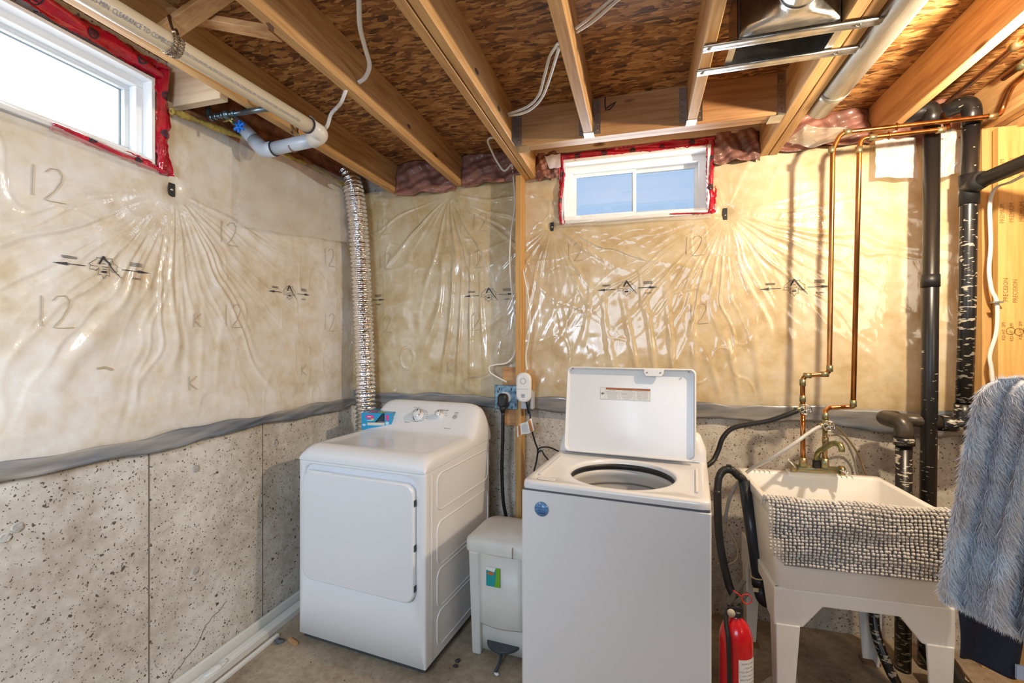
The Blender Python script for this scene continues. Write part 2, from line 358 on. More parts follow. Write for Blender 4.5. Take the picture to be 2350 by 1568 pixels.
def tag(o, label, cat, group=None, kind=None):
    o['label'] = label; o['category'] = cat
    if group: o['group'] = group
    if kind: o['kind'] = kind
    return o
def struct(o, label=None):
    o['kind'] = 'structure'
    if label: o['label'] = label
    return o
def empty(name, label=None, cat=None, loc=(0, 0, 0), rz=0, group=None):
    o = bpy.data.objects.new(name, None); COL.objects.link(o); o.location = loc; o.rotation_euler = (0, 0, rz); o.empty_display_size = 0.05
    if label: tag(o, label, cat, group)
    return o
def spl(pts, sub=6):
    P = [Vector(p) for p in pts]; P = [P[0]*2-P[1]]+P+[P[-1]*2-P[-2]]; out = []
    for i in range(1, len(P)-2):
        for k in range(sub):
            t = k/sub; a, b, c, d = P[i-1:i+3]
            out.append(0.5*((2*b)+(c-a)*t+(2*a-5*b+4*c-d)*t*t+(3*b-a-3*c+d)*t*t*t))
    out.append(P[-2]); return out
def elbowed(pts, r=0.02, sub=5):
    # polyline with rounded corners
    P = [Vector(p) for p in pts]; out = [P[0]]
    for i in range(1, len(P)-1):
        a, b, c = P[i-1], P[i], P[i+1]; ra = min(r, (a-b).length*0.45, (c-b).length*0.45)
        p = b+(a-b).normalized()*ra; q = b+(c-b).normalized()*ra
        for k in range(sub+1):
            t = k/sub; out.append(p*(1-t)**2+b*2*t*(1-t)+q*t*t)
    out.append(P[-1]); return out
def rrect(w, d, r, z, cx=0, cy=0, n=6):
    r = min(r, w/2-1e-4, d/2-1e-4); pts = []
    for (sx, sy, a0) in ((1, 1, 0), (-1, 1, 90), (-1, -1, 180), (1, -1, 270)):
        for k in range(n+1):
            a = math.radians(a0+90*k/n); pts.append(Vector((cx+sx*(w/2-r)+r*math.cos(a), cy+sy*(d/2-r)+r*math.sin(a), z)))
    return pts

# ---- lettering: font outlines as thin flat print laid on a surface by a mapping function
def text_geo(txt, size):
    cu = bpy.data.curves.new('t', 'FONT'); cu.body = txt; cu.size = size; cu.resolution_u = 2; cu.align_x = 'CENTER'; cu.align_y = 'CENTER'
    ob = bpy.data.objects.new('t', cu); COL.objects.link(ob); bpy.context.view_layer.update()
    me = bpy.data.meshes.new_from_object(ob.evaluated_get(bpy.context.evaluated_depsgraph_get()))
    vs = [(v.co.x, v.co.y) for v in me.vertices]; fs = [list(p.vertices) for p in me.polygons]
    bpy.data.objects.remove(ob); bpy.data.curves.remove(cu); bpy.data.meshes.remove(me)
    return vs, fs
def put_text(mb, txt, size, fn, wide=1.0):
    vs, fs = text_geo(txt, size)
    mb.add([fn(x*wide, y) for x, y in vs], fs)
def strokes(mb, pts, wd, fn, wd2=None, step=0.012):
    P = []
    for a, b in zip(pts[:-1], pts[1:]):
        L = math.hypot(b[0]-a[0], b[1]-a[1]); k = max(1, int(L/step))
        for i in range(k): P.append((a[0]+(b[0]-a[0])*i/k, a[1]+(b[1]-a[1])*i/k))
    P.append(pts[-1]); n = len(P); vs = []
    for i, p in enumerate(P):
        a = P[max(i-1, 0)]; b = P[min(i+1, n-1)]; dx, dy = b[0]-a[0], b[1]-a[1]; L = math.hypot(dx, dy) or 1
        h = (wd+((wd2 if wd2 is not None else wd)-wd)*i/max(1, n-1))/2
        vs += [fn(p[0]-dy/L*h, p[1]+dx/L*h), fn(p[0]+dy/L*h, p[1]-dx/L*h)]
    mb.add(vs, [(2*i, 2*i+1, 2*i+3, 2*i+2) for i in range(n-1)])
def plane_fn(c, ex, ey, off=0.0006):
    c = Vector(c); ex = Vector(ex).normalized(); ey = Vector(ey).normalized(); nn = ex.cross(ey)
    return lambda x, y: c+ex*x+ey*y+nn*off

rng = np.random.default_rng(7)
def vnoise(x, y, s, seed=0):
    r = np.random.default_rng(seed); g = r.random((256, 256))
    xs, ys = x*s+37.3, y*s+51.7; xi = np.floor(xs).astype(int); yi = np.floor(ys).astype(int)
    fx = xs-xi; fy = ys-yi; fx = fx*fx*(3-2*fx); fy = fy*fy*(3-2*fy)
    a = g[xi % 256, yi % 256]; b = g[(xi+1) % 256, yi % 256]; c = g[xi % 256, (yi+1) % 256]; d = g[(xi+1) % 256, (yi+1) % 256]
    return (a*(1-fx)+b*fx)*(1-fy)+(c*(1-fx)+d*fx)*fy
# ================================================================== THE SETTING
XL, YB = -1.87, 2.68          # faces of the covered insulation
JB, JT = 2.48, 2.664          # joist bottoms, underside of the subfloor
XR, YF = 3.0, -2.6
random.seed(4)
f = MB(); f.box((-2.0, YF, -0.1), (XR, 2.8, 0)); struct(f.build('floor', FLOORM))
wl = MB(); wl.box((-2.13, YF, 0), (-1.905, 2.9, 2.19)); wl.box((-2.13, YF, 2.19), (-1.905, 0.47, 2.75)); wl.box((-2.13, 1.375, 2.19), (-1.905, 2.9, 2.75)); wl.box((-2.13, 0.47, 2.56), (-1.905, 1.375, 2.75))
wleft = struct(wl.build('wall_left', CONC))
wb = MB(); wb.box((-1.905, 2.72, 0), (XR, 2.92, 2.19)); wb.box((-1.905, 2.72, 2.19), (-0.455, 2.92, 2.75)); wb.box((0.365, 2.72, 2.19), (XR, 2.92, 2.75)); wb.box((-0.455, 2.72, 2.575), (0.365, 2.92, 2.75))
wback = struct(wb.build('wall_back', CONC))
wr = MB(); wr.box((XR, YF, 0), (XR+0.1, 2.92, 2.75)); struct(wr.build('wall_right', DRY))
wf = MB(); wf.box((-2.13, YF-0.1, 0), (XR+0.1, YF, 2.75)); struct(wf.build('wall_front', DRY))
# form joints and tie marks on the concrete
jm = MB()
for y in (1.36, 1.93): jm.box((-1.907, y-0.002, 0), (-1.9035, y+0.002, 1.16))
jm.build('form_joint', mat('dark_joint', (0.16, 0.13, 0.10), 0.9), wleft)
tm = MB()
for (u, v) in ((449, 1076), (449, 1310), (455, 1545), (40, 1211), (12, 1235), (632, 1018)):
    p = X(u, v, -1.904); k = random.uniform(.010, .016)
    tm.lathe([(k*1.5, -0.001), (k*1.4, 0.0025), (k, 0.001), (k*.3, 0.002), (0.0005, 0.002)], p, 'x', 14)
tm.build('form_tie_mark', mat('patched_concrete', (0.52, 0.48, 0.42), 0.85, bump=0.6, bscale=60, var=0.35, vscale=50), wleft)
cn = MB()
rr = random.Random(9)
def crack(mb, pts, wd, fn):
    out = []
    for a, b in zip(pts[:-1], pts[1:]):
        for k in range(6):
            t = k/6; out.append((a[0]+(b[0]-a[0])*t+rr.uniform(-.006, .006), a[1]+(b[1]-a[1])*t+rr.uniform(-.006, .006)))
    out.append(pts[-1]); strokes(mb, out, wd, fn)
crack(cn, [(1.38, 0.03), (1.47, 0.10), (1.56, 0.14), (1.62, 0.22), (1.72, 0.26)], 0.003, lambda s, t: Vector((-1.9035, s, t)))
cn.build('hairline_crack', mat('dark_joint'), wleft)

# ---- ceiling: subfloor panels, joists, headers
ceil = empty('ceiling'); struct(ceil)
for i, (y0, y1) in enumerate(((YF, -1.78), (-1.776, -0.548), (-0.544, 0.684), (0.688, 1.904), (1.908, 2.9))):
    m = MB(); m.box((-2.0, y0, JT), (XR, y1, JT+0.02)); m.build('subfloor_panel', OSB, ceil)
def joist(x0, x1, y0, y1, name='joist', m=W_JOIST, z0=JB, dx=0.0):
    b = MB(); n = 14; vs = []
    # slight bow so that edges are not ruler straight
    for i in range(n+1):
        t = i/n; y = y0+(y1-y0)*t; o = 0.0025*math.sin(7*t+x0*9)+dx*(1-t)
        vs += [(x0+o, y, z0+0.0015*math.sin(11*t)), (x1+o, y, z0+0.0015*math.sin(11*t+1)), (x1+o, y, JT), (x0+o, y, JT)]
    fs = [(i*4+a, i*4+(a+1) % 4, (i+1)*4+(a+1) % 4, (i+1)*4+a) for i in range(n) for a in range(4)]+[(3, 2, 1, 0), (n*4, n*4+1, n*4+2, n*4+3)]
    b.add(vs, fs); return b.build(name, m, ceil, bev=0.0025, seg=1)
joist(-1.588, -1.546, YF, YB+0.03, dx=-0.045)
joist(-1.127, -1.087, YF, YB+0.03)
joist(-0.686, -0.650, YF, YB+0.03); joist(-0.646, -0.610, YF, YB+0.03)
joist(-0.261, -0.218, YF, 2.2)
joist(0.195, 0.234, YF, 2.2)
joist(0.598, 0.640, YF, YB+0.03); joist(0.644, 0.684, YF, YB+0.03)
joist(1.092, 1.132, YF, YB+0.03)
joist(1.505, 1.545, YF, YB+0.03); joist(1.549, 1.589, YF, YB+0.03, z0=JB+0.004)
for x in (2.0, 2.45, 2.9): joist(x, x+0.04, YF, YB+0.03)
def board(name, a, b, m=W_X, par=None, bev=0.002, label=None):
    o = MB().box(a, b).build(name, m, par or ceil, bev=bev, seg=1)
    if label: o['label'] = label
    return o
board('header_beam', (-0.610, 2.203, JB), (0.598, 2.240, JT)); board('header_beam', (-0.610, 2.244, JB+0.003), (0.598, 2.281, JT))
board('window_head_board', (-0.612, 2.655, 2.612), (0.598, 2.70, JT), W_XL)
for (xa, xb) in ((-1.545, -1.128), (-1.086, -0.687), (0.685, 1.091), (1.133, 1.504)):
    board('rim_joist', (xa, 2.700, 2.45), (xb, 2.74, JT))
board('blocking', (-1.90, 1.43, 2.475), (-1.62, 1.468, JT), W_XL)
board('blocking', (-1.90, 0.40, 2.475), (-1.65, 0.438, JT), W_XL)
# joist hangers
HANG = STEEL
def hanger(x0, x1, corner=False):
    h = MB()
    h.box((x0-0.002, 2.150, JB-0.0025), (x1+0.002, 2.2035, JB-0.0005))
    for s, x in ((-1, x0), (1, x1)):
        h.box((min(x, x+s*0.0015), 2.155, JB-0.002), (max(x, x+s*0.0015), 2.203, JT-0.03))
        h.box((min(x, x+s*0.030), 2.2005, JB+0.012), (max(x, x+s*0.030), 2.2025, JT-0.012))
    o = h.build('joist_hanger', HANG, ceil)
    n = MB()
    for s, x in ((-1, x0), (1, x1)):
        for k in range(5): n.lathe([(0.0001, -0.0022), (0.0035, -0.002), (0.004, 0)], (x+s*0.017, 2.2005, JB+0.03+k*0.028), 'y', 8)
    n.build('nail', CHAINM, o)
hanger(-0.261, -0.218); hanger(0.195, 0.234)
for x, s in ((-0.610, 1), (0.598, -1)):
    h = MB(); a, b = sorted((x, x+s*0.034)); h.box((a, 2.1995, JB-0.002), (b, 2.2015, JT-0.012)); a, b = sorted((x+s*.0, x+s*0.0018))
    h.box((a, 2.13, JB-0.0), (b, 2.20, JT-0.02)); a, b = sorted((x+s*.004, x+s*0.06)); h.box((a, 2.203, JB-0.003), (b, 2.281, JB-0.001))
    o = h.build('joist_hanger', HANG, ceil); n = MB()
    for k in range(6): n.lathe([(0.0001, -0.0022), (0.0035, -0.002), (0.004, 0)], (x+s*0.02, 2.1995, JB+0.02+k*0.025), 'y', 8)
    n.build('nail', CHAINM, o)
# cross bridging between the left joists
for (xa, xb) in ((-1.59, -1.13),):
    for (y, zz) in ((1.13, (JB+0.01, JT-0.02)), (1.20, (JT-0.02, JB+0.01))):
        m = MB(); m.bar((xa, y, zz[0]), (xb, y, zz[1]), 0.019, 0.060, Vector((0, 1, 0))); m.build('bridging_strut', W_X, ceil, bev=0.001, seg=1)
# knot holes / cable holes on joist A and marker scribble
kn = MB()
for (u, v, x) in ((620, 62, -1.086), (822, 188, -1.086), (938, 290, -1.086), (1095, 165, -0.609), (1145, 250, -0.609)):
    p = X(u, v, x); n = 10
    kn.add([p+Vector((0.0012, 0.013*math.cos(6.28*k/n)*(1.5 if k % 2 else 1), 0.010*math.sin(6.28*k/n))) for k in range(n)], [list(range(n))])
kn.build('cable_hole', mat('charred_knot', (0.10, 0.05, 0.03), 0.8), ceil)
sc = MB(); fn = plane_fn((-0.135, 2.2025, 2.62), (1, 0, 0), (0, 0, 1))
strokes(sc, [(-0.03, 0.045), (-0.032, 0.01), (-0.028, -0.02), (-0.01, -0.02), (0.02, 0.012), (0.0, 0.004), (-0.025, -0.012)], 0.006, fn)
sc.build('marker_scribble', INK, ceil)

# ================================================================== INSULATION BLANKETS
def pleats(S, T, s0, z0, k, amp, reach, a0, a1, seed, wd=0.045):
    r = np.random.default_rng(seed); dx = S-s0; dz = T-z0
    R = np.sqrt(dx*dx+dz*dz)+1e-4; th = np.arctan2(dz, dx)
    H = np.zeros_like(S); wob = (vnoise(S, T, 3.5, seed+1)-0.5)*0.22+(vnoise(S, T, 9.0, seed+2)-.5)*.05
    wob = wob*np.clip(R/0.25, 0, 1)
    for i in range(k):
        c = a0+(a1-a0)*(i+0.5+r.uniform(-.35, .35))/k; wi = wd*r.uniform(.35, 1.2); rc = reach*r.uniform(.3, 1.35)
        d = (th+wob-c+math.pi) % (2*math.pi)-math.pi
        w2 = wi*(0.9+0.2*np.clip(R, 0, 1))
        H += amp*r.uniform(.15, 1.0)*np.exp(-(d/w2)**2)*np.clip(R/0.08, 0, 1)*np.exp(-(R/rc)**2)*np.clip(R*2.6, .35, 1)
    H -= 0.006*np.exp(-(R/0.035)**2)
    return H
def blanket(axis, s0, s1, z0, z1, hole, anchors, step, folds, name, label, fm):
    ns = int((s1-s0)/step)+1; nz = int((z1-z0)/step)+1
    s = np.linspace(s0, s1, ns); z = np.linspace(z0, z1, nz); S, T = np.meshgrid(s, z, indexing='ij')
    H = 0.020*(vnoise(S, T, 1.8, 3)-.5)+0.008*(vnoise(S, T, 6, 5)-.5)+0.0022*(vnoise(S, T, 22, 6)-.5)
    for a in anchors: H += pleats(S, T, *a)
    q_ = vnoise(S*1.0, T*0.5, 9, 101); H += 0.0035*np.maximum(0, 1-np.abs(q_-.5)/.035)*vnoise(S, T, 3, 102)
    for (c, wdt, zc, hh, fr, am, sd) in folds:
        ph = S*fr+3.2*(vnoise(S, T*0.45, 2.6, sd)-.5)+(T-zc)*fr*0.10*(S-c)
        rg = np.maximum(0, np.sin(ph*2*math.pi))**2.0
        H += am*rg*np.exp(-((S-c)/wdt)**2)*np.exp(-((T-zc)/hh)**2)*(0.4+vnoise(S, T, 3, sd+4))
    # tuck in toward the bottom edge and the corner
    H = H*np.clip((T-z0-.02)/0.08, 0, 1)-0.004*np.clip(1-(T-z0)/0.06, 0, 1)
    H = np.clip(H, -0.03, 0.045)
    Hfn = lambda a, b: float(H[min(max(int(round((a-s0)/(s1-s0)*(ns-1))), 0), ns-1), min(max(int(round((b-z0)/(z1-z0)*(nz-1))), 0), nz-1)])
    if axis == 'y': V = np.stack([S, YB-H, T], -1).reshape(-1, 3)
    else: V = np.stack([XL+H, S, T], -1).reshape(-1, 3)
    I = np.arange(ns*nz).reshape(ns, nz); q = np.stack([I[:-1, :-1], I[1:, :-1], I[1:, 1:], I[:-1, 1:]], -1)
    if axis == 'x': q = q[..., ::-1]
    sc_ = (s[:-1]+s[1:])/2; zc_ = (z[:-1]+z[1:])/2; keep = ~(((sc_ > hole[0]) & (sc_ < hole[1]))[:, None] & ((zc_ > hole[2]) & (zc_ < hole[3]))[None, :])
    q = q[keep]
    me = bpy.data.meshes.new(name); me.vertices.add(len(V)); me.vertices.foreach_set('co', V.ravel())
    me.loops.add(q.size); me.loops.foreach_set('vertex_index', q.ravel().astype(np.int32))
    me.polygons.add(len(q)); me.polygons.foreach_set('loop_start', np.arange(0, q.size, 4, dtype=np.int32)); me.polygons.foreach_set('use_smooth', np.ones(len(q), bool))
    me.materials.append(fm); me.update(calc_edges=True); me.validate()
    o = bpy.data.objects.new(name, me); COL.objects.link(o)
    tag(o, label, 'insulation')
    if axis == 'y': fn = lambda off=0.0025: (lambda a, b: Vector((a, YB-Hfn(a, b)-off, b)))
    else: fn = lambda off=0.0025: (lambda a, b: Vector((XL+Hfn(a, b)+off, a, b)))
    return o, fn
def wpt(u, v, ax): p = Y(u, v, YB) if ax == 'y' else X(u, v, XL); return (p.x if ax == 'y' else p.y), p.z
A1 = wpt(1265, 515, 'y'); A2 = wpt(1665, 490, 'y'); A3 = wpt(1033, 447, 'y'); A4 = wpt(398, 437, 'x')
D = math.radians
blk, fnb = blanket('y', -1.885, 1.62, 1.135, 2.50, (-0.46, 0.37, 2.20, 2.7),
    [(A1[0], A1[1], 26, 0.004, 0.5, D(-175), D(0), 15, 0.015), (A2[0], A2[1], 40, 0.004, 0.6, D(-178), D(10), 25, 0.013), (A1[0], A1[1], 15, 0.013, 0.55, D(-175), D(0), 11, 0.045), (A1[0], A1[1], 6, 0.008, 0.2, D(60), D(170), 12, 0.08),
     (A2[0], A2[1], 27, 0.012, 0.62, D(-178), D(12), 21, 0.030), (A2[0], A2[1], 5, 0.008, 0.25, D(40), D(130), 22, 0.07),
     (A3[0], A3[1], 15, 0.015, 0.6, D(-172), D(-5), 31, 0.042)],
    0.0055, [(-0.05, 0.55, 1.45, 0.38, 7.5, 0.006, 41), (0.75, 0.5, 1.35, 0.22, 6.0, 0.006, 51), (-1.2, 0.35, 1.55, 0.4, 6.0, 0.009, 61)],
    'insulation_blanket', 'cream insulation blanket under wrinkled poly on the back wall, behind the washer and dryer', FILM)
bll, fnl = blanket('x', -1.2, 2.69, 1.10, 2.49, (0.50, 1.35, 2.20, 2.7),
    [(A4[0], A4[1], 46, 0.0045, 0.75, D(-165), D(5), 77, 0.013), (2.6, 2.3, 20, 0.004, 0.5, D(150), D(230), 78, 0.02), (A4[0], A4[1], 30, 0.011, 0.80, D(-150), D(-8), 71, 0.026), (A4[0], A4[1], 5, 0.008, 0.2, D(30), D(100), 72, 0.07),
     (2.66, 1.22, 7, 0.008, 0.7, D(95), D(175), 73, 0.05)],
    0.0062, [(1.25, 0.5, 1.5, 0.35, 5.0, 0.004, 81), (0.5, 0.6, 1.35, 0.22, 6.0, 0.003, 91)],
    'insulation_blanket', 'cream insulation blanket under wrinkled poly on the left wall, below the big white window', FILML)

# prints on the film
LEAF = [(950,315),(1030,325),(1090,320),(1170,305),(1160,340),(1270,430),(1245,450),(1265,515),(1225,513),(1190,535),(1130,480),(1140,610),(1095,590),(1052,665),(1005,590),(965,610),(985,480),(930,545),(910,520),(845,525),(860,455),(840,440),(955,340),(950,315)]
def film_print(ob, fn, c, mir=1, k=0.000236, part='printed_logo', only=None):
    mb = MB(); cs, ct = c
    g = lambda x, y: fn(cs+mir*(x-1052)*k, ct-(y-470)*k)
    def st(pts, w, w2=None):
        strokes(mb, pts, w, g, w2, step=18)
    if only != 'right':
        st(LEAF, 7); st([(1052, 285), (985, 425)], 34, 30); st([(1045, 285), (1150, 430), (1220, 520), (1312, 622)], 32, 7)
        st([(870, 463), (965, 463)], 6); st([(1030, 410), (1085, 410)], 9); st([(1020, 462), (1125, 462)], 8)
        for i in range(3): st([(1022, 492+i*9), (1085, 492+i*9)], 4)
        st([(1015, 548), (1092, 544)], 34)
        for i in range(3): st([(470+i*6, 366+i*16), (680-i*3, 366+i*16)], 7)
        st([(790, 483), (540, 490)], 13, 13); st([(545, 491), (360, 495)], 54, 2)
    st([(1320, 468), (1585, 464)], 13, 13); st([(1580, 464), (1775, 464)], 54, 2)
    for i in range(4): st([(1440, 322+i*19), (1650, 318+i*19)], 7)
    st([(1480, 598), (1500, 598)], 12)
    put_text(mb, 'A-5890', 52, lambda x, y: g(1550+x, 598-y))
    return mb.build(part, INK, ob)
FB, FL = fnb(.0035), fnl(.0045)
for (u, v) in ((1438, 662), (1822, 660), (1122, 677)): film_print(blk, FB, wpt(u, v, 'y'))
film_print(blk, FB, wpt(834, 690, 'y'))
film_print(bll, FL, wpt(237, 614, 'x'), 1, 0.000215); film_print(bll, FL, wpt(663, 672, 'x'), 1, 0.000215)
TWO = [(0.0, 0.032), (0.012, 0.047), (0.030, 0.050), (0.042, 0.036), (0.040, 0.015), (0.022, -0.020), (0.0, -0.048), (0.012, -0.050), (0.052, -0.047)]
def pencil12(mb, fn, c, s=1.0):
    a, b = c
    strokes(mb, [(a-0.028*s, b+0.045*s), (a-0.030*s, b-0.045*s)], 0.0028, fn)
    strokes(mb, [(a+(x)*s, b+y*s) for x, y in TWO], 0.0028, fn)
mb = MB()
for (u, v) in ((882, 600), (882, 745), (1090, 595), (1085, 738), (1318, 577), (1318, 728), (1590, 565), (1600, 720), (1100, 510), (877, 520)): pencil12(mb, FB, wpt(u, v, 'y'), 1.1)
a, b = wpt(1028, 845, 'y')
strokes(mb, [(a, b+.035), (a, b-.035)], .0035, FB); strokes(mb, [(a+.04, b+.035), (a, b), (a+.045, b-.035)], .0035, FB)
mb.build('pencilled_number', PENCIL, blk)
mb = MB()
for (u, v) in ((102, 420), (118, 715), (520, 535), (530, 725), (752, 590), (752, 740)): pencil12(mb, FL, wpt(u, v, 'x'), 1.1)
for (u, v) in ((430, 880), (693, 850), (440, 735)):
    a, b = wpt(u, v, 'x'); strokes(mb, [(a, b+.03), (a, b-.03)], .003, FL); strokes(mb, [(a+.035, b+.03), (a, b), (a+.035, b-.03)], .003, FL)
strokes(mb, [wpt(218, 846, 'x'), wpt(236, 843, 'x'), wpt(252, 849, 'x')], .008, FL)
mb.build('pencilled_number', PENCIL, bll)
# black tape tabs holding the gathers
for (u, v, ax, fn, ob, w_, h_) in ((398, 437, 'x', FL, bll, .028, .062), (1266, 522, 'y', FB, blk, .020, .064), (1664, 496, 'y', FB, blk, .022, .084)):
    a, b = wpt(u, v, ax); base = fn(a, b)
    m = MB(); o_ = (YB-base.y if ax == 'y' else base.x-XL)+.003
    if ax == 'y': m.box((a-w_/2, YB-o_-.002, b-h_/2), (a+w_/2, YB-o_+.001, b+h_/2))
    else: m.box((XL+o_-.001, a-w_/2, b-h_/2), (XL+o_+.002, a+w_/2, b+h_/2))
    t = m.build('tape_tab', TAPEK, ob, bev=0.001); mm = MB()
    if ax == 'y': mm.lathe([(0.0005, -0.003), (0.005, -0.002), (0.006, 0)], (a, YB-o_-.002, b+.004), 'y', 10)
    else: mm.lathe([(0.0005, 0.003), (0.005, 0.002), (0.006, 0)], (XL+o_+.002, a, b+.004), 'x', 10)
    mm.build('staple', STEEL, t)
# loose grey flap of film below each blanket
def flap(ax, s0, s1, za, zb, name, label, dip=0):
    n = 240; m = 7; vs = []; rs = random.Random(5)
    ss = np.linspace(s0, s1, n)
    for j in range(m):
        t = j/(m-1)
        for i, s in enumerate(ss):
            zt = za+0.006*math.sin(s*9)+0.004*math.sin(s*23); zl = zb+0.008*math.sin(s*7+1)+0.005*math.sin(s*17)
            if dip: zl -= dip*math.exp(-((s-1.25)/0.28)**2)
            z = zt*(1-t)+zl*t; o = 0.008+0.002*math.sin(t*math.pi*2)+0.0035*math.sin(s*14+t*5)*t+0.002*math.sin(s*37+t*9)-0.012*t
            vs.append((s, YB-o-.002, z) if ax == 'y' else (XL+o+.002, s, z))
    fs = [(j*n+i, j*n+i+1, (j+1)*n+i+1, (j+1)*n+i) for j in range(m-1) for i in range(n-1)]
    o = MB().add(vs, fs, True).build(name, STRIPM, None, solid=0.002); tag(o, label, 'plastic sheet'); return o
flap('x', -1.2, 2.70, 1.128, 1.065, 'poly_flap', 'grey bluish plastic flap along the top of the concrete left wall')
flap('y', -1.88, 1.60, 1.165, 1.085, 'poly_flap', 'grey plastic flap along the top of the concrete back wall behind the copper pipes', dip=0.05)
# clear patches lapped over the blankets
def sheetgrid(P, name, m, label, cat='plastic sheet', nu=24, nv=24, bul=0.006, seed=1, nrm=Vector((0, -1, 0)), parent=None):
    a, b, c, d = [Vector(p) for p in P]; vs = []
    for j in range(nv+1):
        for i in range(nu+1):
            s, t = i/nu, j/nv; p = (a*(1-s)+b*s)*(1-t)+(d*(1-s)+c*s)*t
            h = bul*(math.sin(s*9+t*4+seed)+math.sin(t*13-s*6+seed*2)*.6+math.sin((s+t)*21+seed)*.4)
            e = 0.003*math.sin(s*11+seed)*(1 if t in (0, 1) else 0)
            vs.append(p+nrm*h+Vector((0, 0, e)))
    n = nu+1; fs = [(j*n+i, j*n+i+1, (j+1)*n+i+1, (j+1)*n+i) for j in range(nv) for i in range(nu)]
    o = MB().add(vs, fs, True).build(name, m, parent)
    if label: tag(o, label, cat)
    return o
x_ = XL+0.045
sheetgrid([X(548, 300, x_), X(800, 415, x_), X(800, 556, x_), X(548, 520, x_)], 'clear_sheet', CLEAR, 'clear shiny plastic sheet lapped over the left wall insulation, under the white pipe', bul=0.009, nu=60, nv=60, nrm=Vector((1, 0, 0)))
y_ = 2.60
sheetgrid([Z(1850, 288, 2.475), Z(1990, 300, 2.475), Y(1865, 340, 2.60), Y(1800, 325, 2.60)], 'hazy_sheet', HAZY, 'hazy plastic sheet hanging from the joist bay under the round grey duct', bul=0.004, seed=2)
sheetgrid([Y(2010, 322, 2.62), Y(2100, 316, 2.62), Y(2108, 409, 2.62), Y(2008, 407, 2.62)], 'hazy_sheet', HAZY, 'squarish hazy plastic patch left of the tall black pipes', bul=0.004, seed=5)
sheetgrid([Y(2150, 300, 2.62), Y(2210, 296, 2.60), Y(2216, 392, 2.60), Y(2152, 410, 2.62)], 'hazy_sheet', HAZY, 'hazy plastic scrap between the two tall black pipes', bul=0.006, seed=8)
sheetgrid([Y(1250, 358, 2.63), Y(1286, 353, 2.62), Y(1287, 385, 2.62), Y(1260, 387, 2.63)], 'paper_scrap', mat('white_paper', (0.78, 0.76, 0.84), 0.7), 'white paper scrap taped left of the sliding back window', 'paper', nu=8, nv=8, bul=0.002, seed=3)
# pink batts in the bays
def batt(x0, x1, y0, y1, z0, z1, label, seed, m=PINK, name='pink_insulation_batt'):
    n, k = 60, 36; vs = []; rs = random.Random(seed); ph = rs.uniform(0, 9)
    for j in range(k+1):
        for i in range(n+1):
            s, t = i/n, j/k
            bulge = 0.030*math.sin(math.pi*s)**.6+0.006*math.sin(s*27+t*9+ph)+0.005*math.sin(t*23-s*13+ph)+0.012*math.sin(s*11+ph+t*4)+0.010*math.sin(t*9+ph*2-s*5)
            if name != 'left':
                vs.append((x0+(x1-x0)*s, y1-(y1-y0)*t*0.0-0.02-bulge*0.8-(0.02*(1-t)), z0+(z1-z0)*t+0.006*math.sin(s*14+ph)*(1-t)))
            else:
                vs.append((x1+0.03+bulge*0.8, y0+(y1-y0)*s, z0+(z1-z0)*t+0.01*math.sin(s*14+ph)*(1-t)))
    w_ = n+1; fs = [(j*w_+i, j*w_+i+1, (j+1)*w_+i+1, (j+1)*w_+i) for j in range(k) for i in range(n)]
    o = MB().add(vs, fs, True).build('pink_insulation_batt', m, None, solid=0.004); tag(o, label, 'insulation', 'pink batts tucked between the joists'); return o
batt(-1.544, -1.129, 0, 2.69, 2.445, 2.66, 'pink film-covered batt in the joist bay right of the foil duct', 1)
batt(-1.085, -0.688, 0, 2.69, 2.465, 2.66, 'pink film-covered batt in the joist bay left of the doubled joist', 2)
batt(0.372, 0.596, 0, 2.69, 2.45, 2.62, 'pink film-covered batt right of the sliding back window', 3)
batt(0.688, 1.090, 0, 2.69, 2.48, 2.66, 'pink batt in the bay at the end of the round grey duct', 4)
batt(1.134, 1.503, 0, 2.69, 2.45, 2.66, 'pink batt in the bay behind the tall black pipes', 5)
batt(-0.608, -0.47, 0, 2.69, 2.46, 2.62, 'pink film-covered batt left of the sliding back window', 8)
batt(0, -1.905, 1.47, 2.68, 2.46, 2.66, 'torn pink and yellow batt on the left wall behind the white pipe', 6, mat('rust_fibre', (0.40, 0.15, 0.06), 0.8, bump=1.0, bscale=30, var=0.5, vscale=18), 'left')
ye = MB()
pts = [X(392, 255, XL+.03), X(430, 268, XL+.035), X(640, 350, XL+.03), X(720, 385, XL+.03), X(790, 425, XL+.03)]
ye.tube(spl(pts, 8), [0.012+0.005*math.sin(i*1.9) for i in range(33)], 8)
tag(ye.build('yellow_insulation_edge', YEL), 'ragged yellow fibre edge along the top of the left wall insulation', 'insulation')

# ================================================================== WINDOWS
FR = mat('window_vinyl', (0.90, 0.92, 0.93), 0.35)
def ringbox(mb, ax, a0, a1, z0, z1, w_, d0, d1):
    for (p, q, r, s) in ((a0, a1, z1-w_, z1), (a0, a1, z0, z0+w_), (a0, a0+w_, z0+w_, z1-w_), (a1-w_, a1, z0+w_, z1-w_)):
        if ax == 'y': mb.box((p, d0, r), (q, d1, s))
        else: mb.box((d0, p, r), (d1, q, s))
w1 = empty('window_1'); struct(w1); w1.location = (0, 0, 0)
m = MB(); ringbox(m, 'y', -0.455, 0.365, 2.195, 2.572, 0.020, 2.665, 2.86); m.build('jamb_liner', FR, w1, bev=0.002)
m = MB(); ringbox(m, 'y', -0.436, 0.346, 2.214, 2.553, 0.036, 2.745, 2.84); m.build('window_frame', FR, w1, bev=0.003)
m = MB(); ringbox(m, 'y', -0.402, -0.030, 2.248, 2.519, 0.020, 2.775, 2.80); m.build('sash', FR, w1, bev=0.003)
